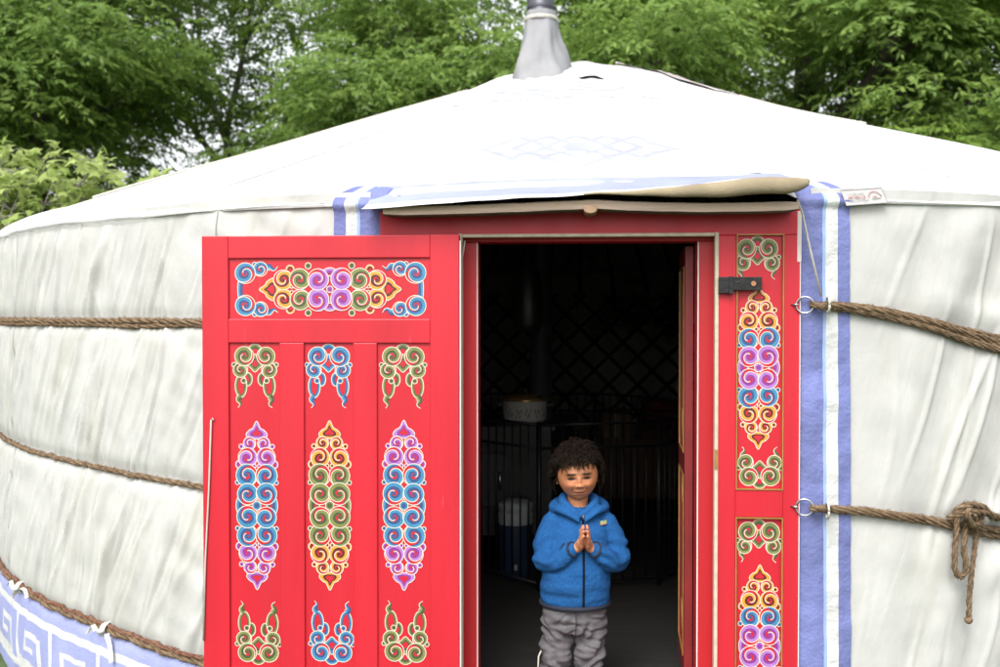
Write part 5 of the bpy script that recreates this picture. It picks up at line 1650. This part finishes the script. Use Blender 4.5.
def make_leaves(sprays, rg, leaf_len, leaf_w, per, droop, spread, name):
    """sprays: (n,3) bases, (n,3) directions, (n,) lengths, tone (n,)"""
    B, D, Ln, T = sprays; n = len(B)
    up = np.array([0, 0, 1.0])
    side = np.cross(D, up); side /= np.linalg.norm(side, axis=1)[:, None]+1e-9
    V = []; tone = []
    for k in range(per):
        t = (k+0.6+rg.uniform(-0.3, 0.3, n))/per
        base = B + D*(Ln*t)[:, None] - up*(droop*Ln*t*t)[:, None]
        s = (1 if k % 2 else -1)*rg.uniform(0.5, 1.0, n)
        ld = side*s[:, None]*spread + D*rg.uniform(0.2, 0.8, n)[:, None] + rg.normal(0, 0.30, (n, 3)) - up*rg.uniform(0.1, 0.7, n)[:, None]
        if k == per-1: ld = D - up*0.5 + rg.normal(0, 0.2, (n, 3))
        ld /= np.linalg.norm(ld, axis=1)[:, None]
        nn = up*0.62 + D*0.45 + rg.normal(0, 0.40, (n, 3)); nn -= ld*np.sum(nn*ld, axis=1)[:, None]; nn /= np.linalg.norm(nn, axis=1)[:, None]
        w = np.cross(ld, nn)
        ll = leaf_len*rg.uniform(0.65, 1.25, n)[:, None]; lw = leaf_w*rg.uniform(0.7, 1.2, n)[:, None]
        p0 = base; p1 = base+ld*ll*0.42+w*lw*0.5; p2 = base+ld*ll - nn*ll*0.12; p3 = base+ld*ll*0.42-w*lw*0.5
        V.append(np.stack([p0, p1, p2, p3], axis=1)); tone.append(np.clip(T+rg.normal(0, 0.16, n), 0, 1))
    V = np.concatenate(V).reshape(-1, 3); tone = np.concatenate(tone)
    me = bpy.data.meshes.new(name); nf = len(V)//4
    me.vertices.add(len(V)); me.vertices.foreach_set('co', V.ravel())
    me.loops.add(nf*4); me.loops.foreach_set('vertex_index', np.arange(nf*4))
    me.polygons.add(nf); me.polygons.foreach_set('loop_start', np.arange(nf)*4); me.polygons.foreach_set('loop_total', np.full(nf, 4))
    me.update(calc_edges=True)
    a = me.attributes.new('tone', 'FLOAT', 'FACE'); a.data.foreach_set('value', tone)
    return me

def tree_proto(seed, H, CR, lean, leafm, label_stub, n_lobes=34, sprays_per=85, trunk_r=0.16, barkm='bark', crown_lo=0.16, leaf=(0.115, 0.042), per=13, forks=3):
    """returns (trunk mesh, crown mesh) round the origin"""
    rg = np.random.default_rng(seed); rd = random.Random(seed)
    mb = MB(); lobes = []
    def branch(p, d, L_, r, lev):
        pts = [p]; q = Vector(p); v = Vector(d).normalized(); n = 7
        for i in range(n):
            v = (v+Vector((rd.uniform(-1, 1), rd.uniform(-1, 1), rd.uniform(-0.4, 0.8)))*0.13).normalized()
            q = q+v*L_/n; pts.append(tuple(q))
        mb.tube(pts, [r*(1-0.6*i/n) for i in range(n+1)], 8 if lev < 2 else 5)
        if lev >= 2:
            lobes.append((pts[-1], rd.uniform(0.6, 1.15))); lobes.append((pts[4], rd.uniform(0.5, 0.9)))
            return
        k = (forks+2 if lev == 0 else 3)
        for j in range(k):
            i = int(n*(0.38+0.62*(j+1)/k)) if lev == 0 else int(n*(0.45+0.55*(j+1)/k))
            i = min(i, n)
            az = rd.uniform(0, 6.283) if lev else (j*2.4+rd.uniform(-.4, .4))
            el = rd.uniform(0.15, 0.8)
            dd = Vector((math.cos(az)*math.cos(el), math.sin(az)*math.cos(el), math.sin(el)))
            branch(pts[i], (dd+v*0.35), (CR*rd.uniform(0.65, 0.95) if lev == 0 else CR*rd.uniform(0.35, 0.6)), r*(0.55 if lev == 0 else 0.45), lev+1)
    base_r = trunk_r
    mb.tube([(0, 0, -0.1), (0, 0, 0.25)], [base_r*1.5, base_r*1.05], 10)
    branch((0, 0, 0.2), (lean[0], lean[1], 1), H*0.72, base_r, 0)
    Bs, Ds, Ls, Ts = [], [], [], []
    # extra lobes fill the crown down its sides
    zc = H*0.58
    while len(lobes) < n_lobes+10:
        a = rd.uniform(0, 6.283); u = rd.uniform(0.25, 1)**0.5; z = rd.uniform(crown_lo, 1.0)
        rr = CR*u*math.sqrt(max(0.08, 1-((z-0.55)/0.50)**2))
        lobes.append(((math.cos(a)*rr+lean[0]*z*H*0.6, math.sin(a)*rr+lean[1]*z*H*0.6, z*H), rd.uniform(0.55, 1.05)))
    for (c, R) in lobes:
        m = int(sprays_per*R*R/0.65)
        d = rg.normal(0, 1, (m, 3)); d /= np.linalg.norm(d, axis=1)[:, None]
        d[:, 2] = np.where(d[:, 2] < -0.2, -d[:, 2]*0.6, d[:, 2])
        rad = R*rg.uniform(0.25, 1.0, m)**0.6
        Bs.append(np.array(c)+d*rad[:, None]*np.array([1.15, 1.15, 0.65])); dd = d*np.array([1, 1, 0.35])+rg.normal(0, 0.2, (m, 3))
        dd /= np.linalg.norm(dd, axis=1)[:, None]
        Ds.append(dd); Ls.append(rg.uniform(0.26, 0.50, m)); Ts.append(np.full(m, rd.uniform(0.3, 0.62))+rg.normal(0, 0.06, m))
    sp = (np.concatenate(Bs), np.concatenate(Ds), np.concatenate(Ls), np.concatenate(Ts))
    crown = make_leaves(sp, rg, leaf[0], leaf[1], per, 0.45, 0.9, 'crown')
    crown.materials.append(M[leafm])
    tm = mb.mesh('trunk'); tm.materials.append(M[barkm])
    return tm, crown
protos = {
    'a': tree_proto(1, 9.0, 2.6, (0.03, 0.0), 'leafA', '', n_lobes=42, sprays_per=76),
    'b': tree_proto(2, 9.5, 2.7, (0.10, 0.0), 'leafB', '', n_lobes=38, sprays_per=70),
    'c': tree_proto(3, 8.5, 2.3, (-0.05, 0.03), 'leafB', '', n_lobes=28, sprays_per=62, barkm='bark_pale', trunk_r=0.11),
    'e': tree_proto(6, 5.6, 2.1, (0.0, 0.0), 'leafB', '', n_lobes=44, sprays_per=88, trunk_r=0.08, crown_lo=0.22),
    'd': tree_proto(4, 9.0, 2.9, (0.12, -0.05), 'leafA', '', n_lobes=44, sprays_per=92, trunk_r=0.27, crown_lo=0.26),
}
def plant(kind, x, y, rot, sc, label):
    t = thing('tree', (x, y, GZ), label, 'tree', 'trees behind the yurt')
    t.rotation_euler = (0, 0, rot); t.scale = (sc, sc, sc)
    tm, cm = protos[kind]
    for nm, me in (('trunk', tm), ('crown', cm)):
        o = bpy.data.objects.new(nm, me); COL.objects.link(o); o.parent = t
TREES = [
    ('a', -7.4, 14.0, 0.3, 1.00, 'dense dark green tree at the far left behind the bush'),
    ('b', -5.4, 13.4, 2.1, 0.92, 'full leafy tree left of the pale slender trunk'),
    ('c', -3.3, 16.5, 1.0, 1.05, 'slender tree with pale trunk beside the bright sky gap on the left'),
    ('b', -0.5, 14.5, 2.9, 0.95, 'light green tree just left of the chimney'),
    ('b', 2.4, 14.2, 0.2, 0.92, 'bright light green tree just right of the chimney'),
    ('d', 3.7, 13.0, 2.7, 0.95, 'tree with thick dark leaning trunk above the right roof slope'),
    ('a', 8.7, 15.5, 4.0, 0.95, 'leafy tree at the far right edge above the roof'),
    ('c', 10.3, 19.0, 0.6, 1.1, 'thin loose crowned tree with sky showing through, farthest right'),
    ('e', -6.0, 12.6, 0.4, 1.0, 'low bushy bright green tree on the left behind the pale rope'),
    ('e', -3.3, 12.9, 2.2, 0.60, 'low bushy tree under the bright sky gap on the left'),
    ('e', 1.9, 12.6, 4.1, 0.92, 'low light green bushy tree touching the roof right of the chimney'),
    ('e', -1.0, 12.9, 5.2, 0.90, 'low light green bushy tree touching the roof left of the chimney'),
    ('e', 7.2, 12.8, 1.3, 0.62, 'low bushy tree over the right end of the roof'),
    ('e', 5.9, 12.2, 2.9, 1.0, 'bushy tree with pale leaves in front of the leaning trunk fork'),
    ('b', -9.6, 18.5, 5.0, 1.1, 'pale green tree glimpsed beyond the far left tree'),
    ('c', 0.4, 20.0, 3.6, 1.0, 'slender tree far behind, filling the gap at the chimney'),
    ('c', 5.9, 20.5, 5.5, 1.15, 'tall pale stemmed tree far behind the dark leaning trunk'),
]
for T in TREES: plant(*T)

# sapling with broad lobed leaves rising behind the left eave
def maple_leaf_mesh(name, stems, rg, size):
    V = []; Fs = []; tone = []
    prof = [(0, 0), (0.18, 0.05), (0.50, 0.02), (0.36, 0.24), (0.62, 0.50), (0.30, 0.46), (0.16, 0.62), (0.0, 1.0), (-0.16, 0.62), (-0.30, 0.46), (-0.62, 0.50), (-0.36, 0.24), (-0.50, 0.02), (-0.18, 0.05)]
    for (p, d, T) in stems:
        d = Vector(d).normalized(); nn = Vector((rg.normal(0, 0.5), rg.normal(-0.35, 0.4), 0.8)).normalized()
        nn = (nn-d*nn.dot(d)).normalized(); w = d.cross(nn); s = size*rg.uniform(0.6, 1.25); b = len(V)
        for (x, y) in prof:
            q = Vector(p)+w*x*s+d*y*s-nn*(0.22*s*(x*x*1.6+y*y*0.5)); V.append(tuple(q))
        cidx = len(V); V.append(tuple(Vector(p)+d*0.38*s+nn*0.02*s))
        m = len(prof)
        for i in range(m): Fs.append((b+i, b+(i+1) % m, cidx)); tone.append(T)
    me = bpy.data.meshes.new(name); me.from_pydata(V, [], Fs)
    a = me.attributes.new('tone', 'FLOAT', 'FACE'); a.data.foreach_set('value', np.clip(tone, 0, 1)); me.update()
    return me
def sapling(x, y, seed, H, spread, nst, leafsize, label, dirs):
    rg = np.random.default_rng(seed); rd = random.Random(seed)
    t = thing('sapling', (x, y, GZ), label, 'sapling', 'broad leaved saplings by the left eave')
    mb = MB(); L_ = []
    for k in range(nst):
        q = Vector((x+rd.uniform(-.25, .25), y+rd.uniform(-.2, .2), GZ)); tgt = dirs[k % len(dirs)]
        v = Vector((tgt[0]*0.5, rd.uniform(-0.1, 0.1), 1)).normalized(); pts = [q.copy()]
        n = 16; hh = H*tgt[1]*rd.uniform(0.85, 1.02)
        for i in range(n):
            f = i/n
            v = (v+Vector((tgt[0]*0.16*f*2, rd.uniform(-.05, .05), 0.02))).normalized()
            q = q+v*hh/n; pts.append(q.copy())
            if i > 4:
                for s in range(6):
                    side = Vector((rd.uniform(-1, 1), rd.uniform(-1, 1), rd.uniform(-0.3, 0.7))).normalized()
                    ln = rd.uniform(0.08, 0.28)*(1.2-f*0.5)
                    e = q+side*ln
                    mb.tube([q, (q+e)/2+Vector((0, 0, 0.02)), e], [0.004, 0.003, 0.0015], 4)
                    for u in range(3):
                        c = q+side*ln*(0.4+0.3*u)
                        L_.append((c, side*0.6+Vector((rd.uniform(-.7, .7), rd.uniform(-.7, .7), rd.uniform(-0.7, 0.2))), 0.5+0.35*f+rd.uniform(-.25, .25)))
        mb.tube(pts, [0.016*(1-0.8*i/n) for i in range(n+1)], 6)
    mb.build('trunk', M['bark_pale'], t)
    me = maple_leaf_mesh('crown', L_, rg, leafsize); link('crown', me, t, M['leafC'])
sapling(-3.95, 7.4, 5, 3.35, 0.8, 22, 0.095, 'pale green broad leaved sapling at the left picture edge', [(-0.05, 1.0), (0.15, 0.93), (-0.3, 0.95)])
sapling(-3.95, 7.9, 8, 3.30, 0.5, 10, 0.10, 'thin leafy sapling shoot leaning right over the left roof edge', [(0.28, 0.97), (0.45, 1.0)])

# ================================================================ LIGHT
w = bpy.data.worlds.new('World'); scene.world = w; w.use_nodes = True
nt = w.node_tree; N = nt.nodes; L = nt.links
bg = N['Background']; sky = N.new('ShaderNodeTexSky'); sky.sky_type = 'NISHITA'; sky.sun_disc = False
EL, AZ = R_(50), R_(200)     # azimuth clockwise from +Y: behind the camera, a little to the left
sky.sun_elevation = EL; sky.sun_rotation = AZ; sky.air_density = 1.0; sky.dust_density = 4.0; sky.ozone_density = 1.0
hs = N.new('ShaderNodeHueSaturation'); hs.inputs['Saturation'].default_value = 0.16; hs.inputs['Value'].default_value = 1.45
L.new(sky.outputs['Color'], hs.inputs['Color']); L.new(hs.outputs['Color'], bg.inputs['Color'])
bg.inputs['Strength'].default_value = 0.15
sd = bpy.data.lights.new('sun', 'SUN'); sun = bpy.data.objects.new('sun', sd); COL.objects.link(sun)
sd.energy = 1.5; sd.angle = R_(30); sd.color = (1.0, 0.96, 0.90)
dirv = Vector((math.sin(AZ)*math.cos(EL), math.cos(AZ)*math.cos(EL), math.sin(EL)))
sun.rotation_euler = dirv.to_track_quat('Z', 'Y').to_euler(); sun.location = (0, -5, 8)
vs = scene.view_settings
vs.view_transform = 'Standard'; vs.look = 'None'; vs.gamma = 1.0; vs.exposure = 0.72; vs.use_curve_mapping = False
scene.cycles.max_bounces = 8; scene.cycles.diffuse_bounces = 4; scene.cycles.use_denoising = True
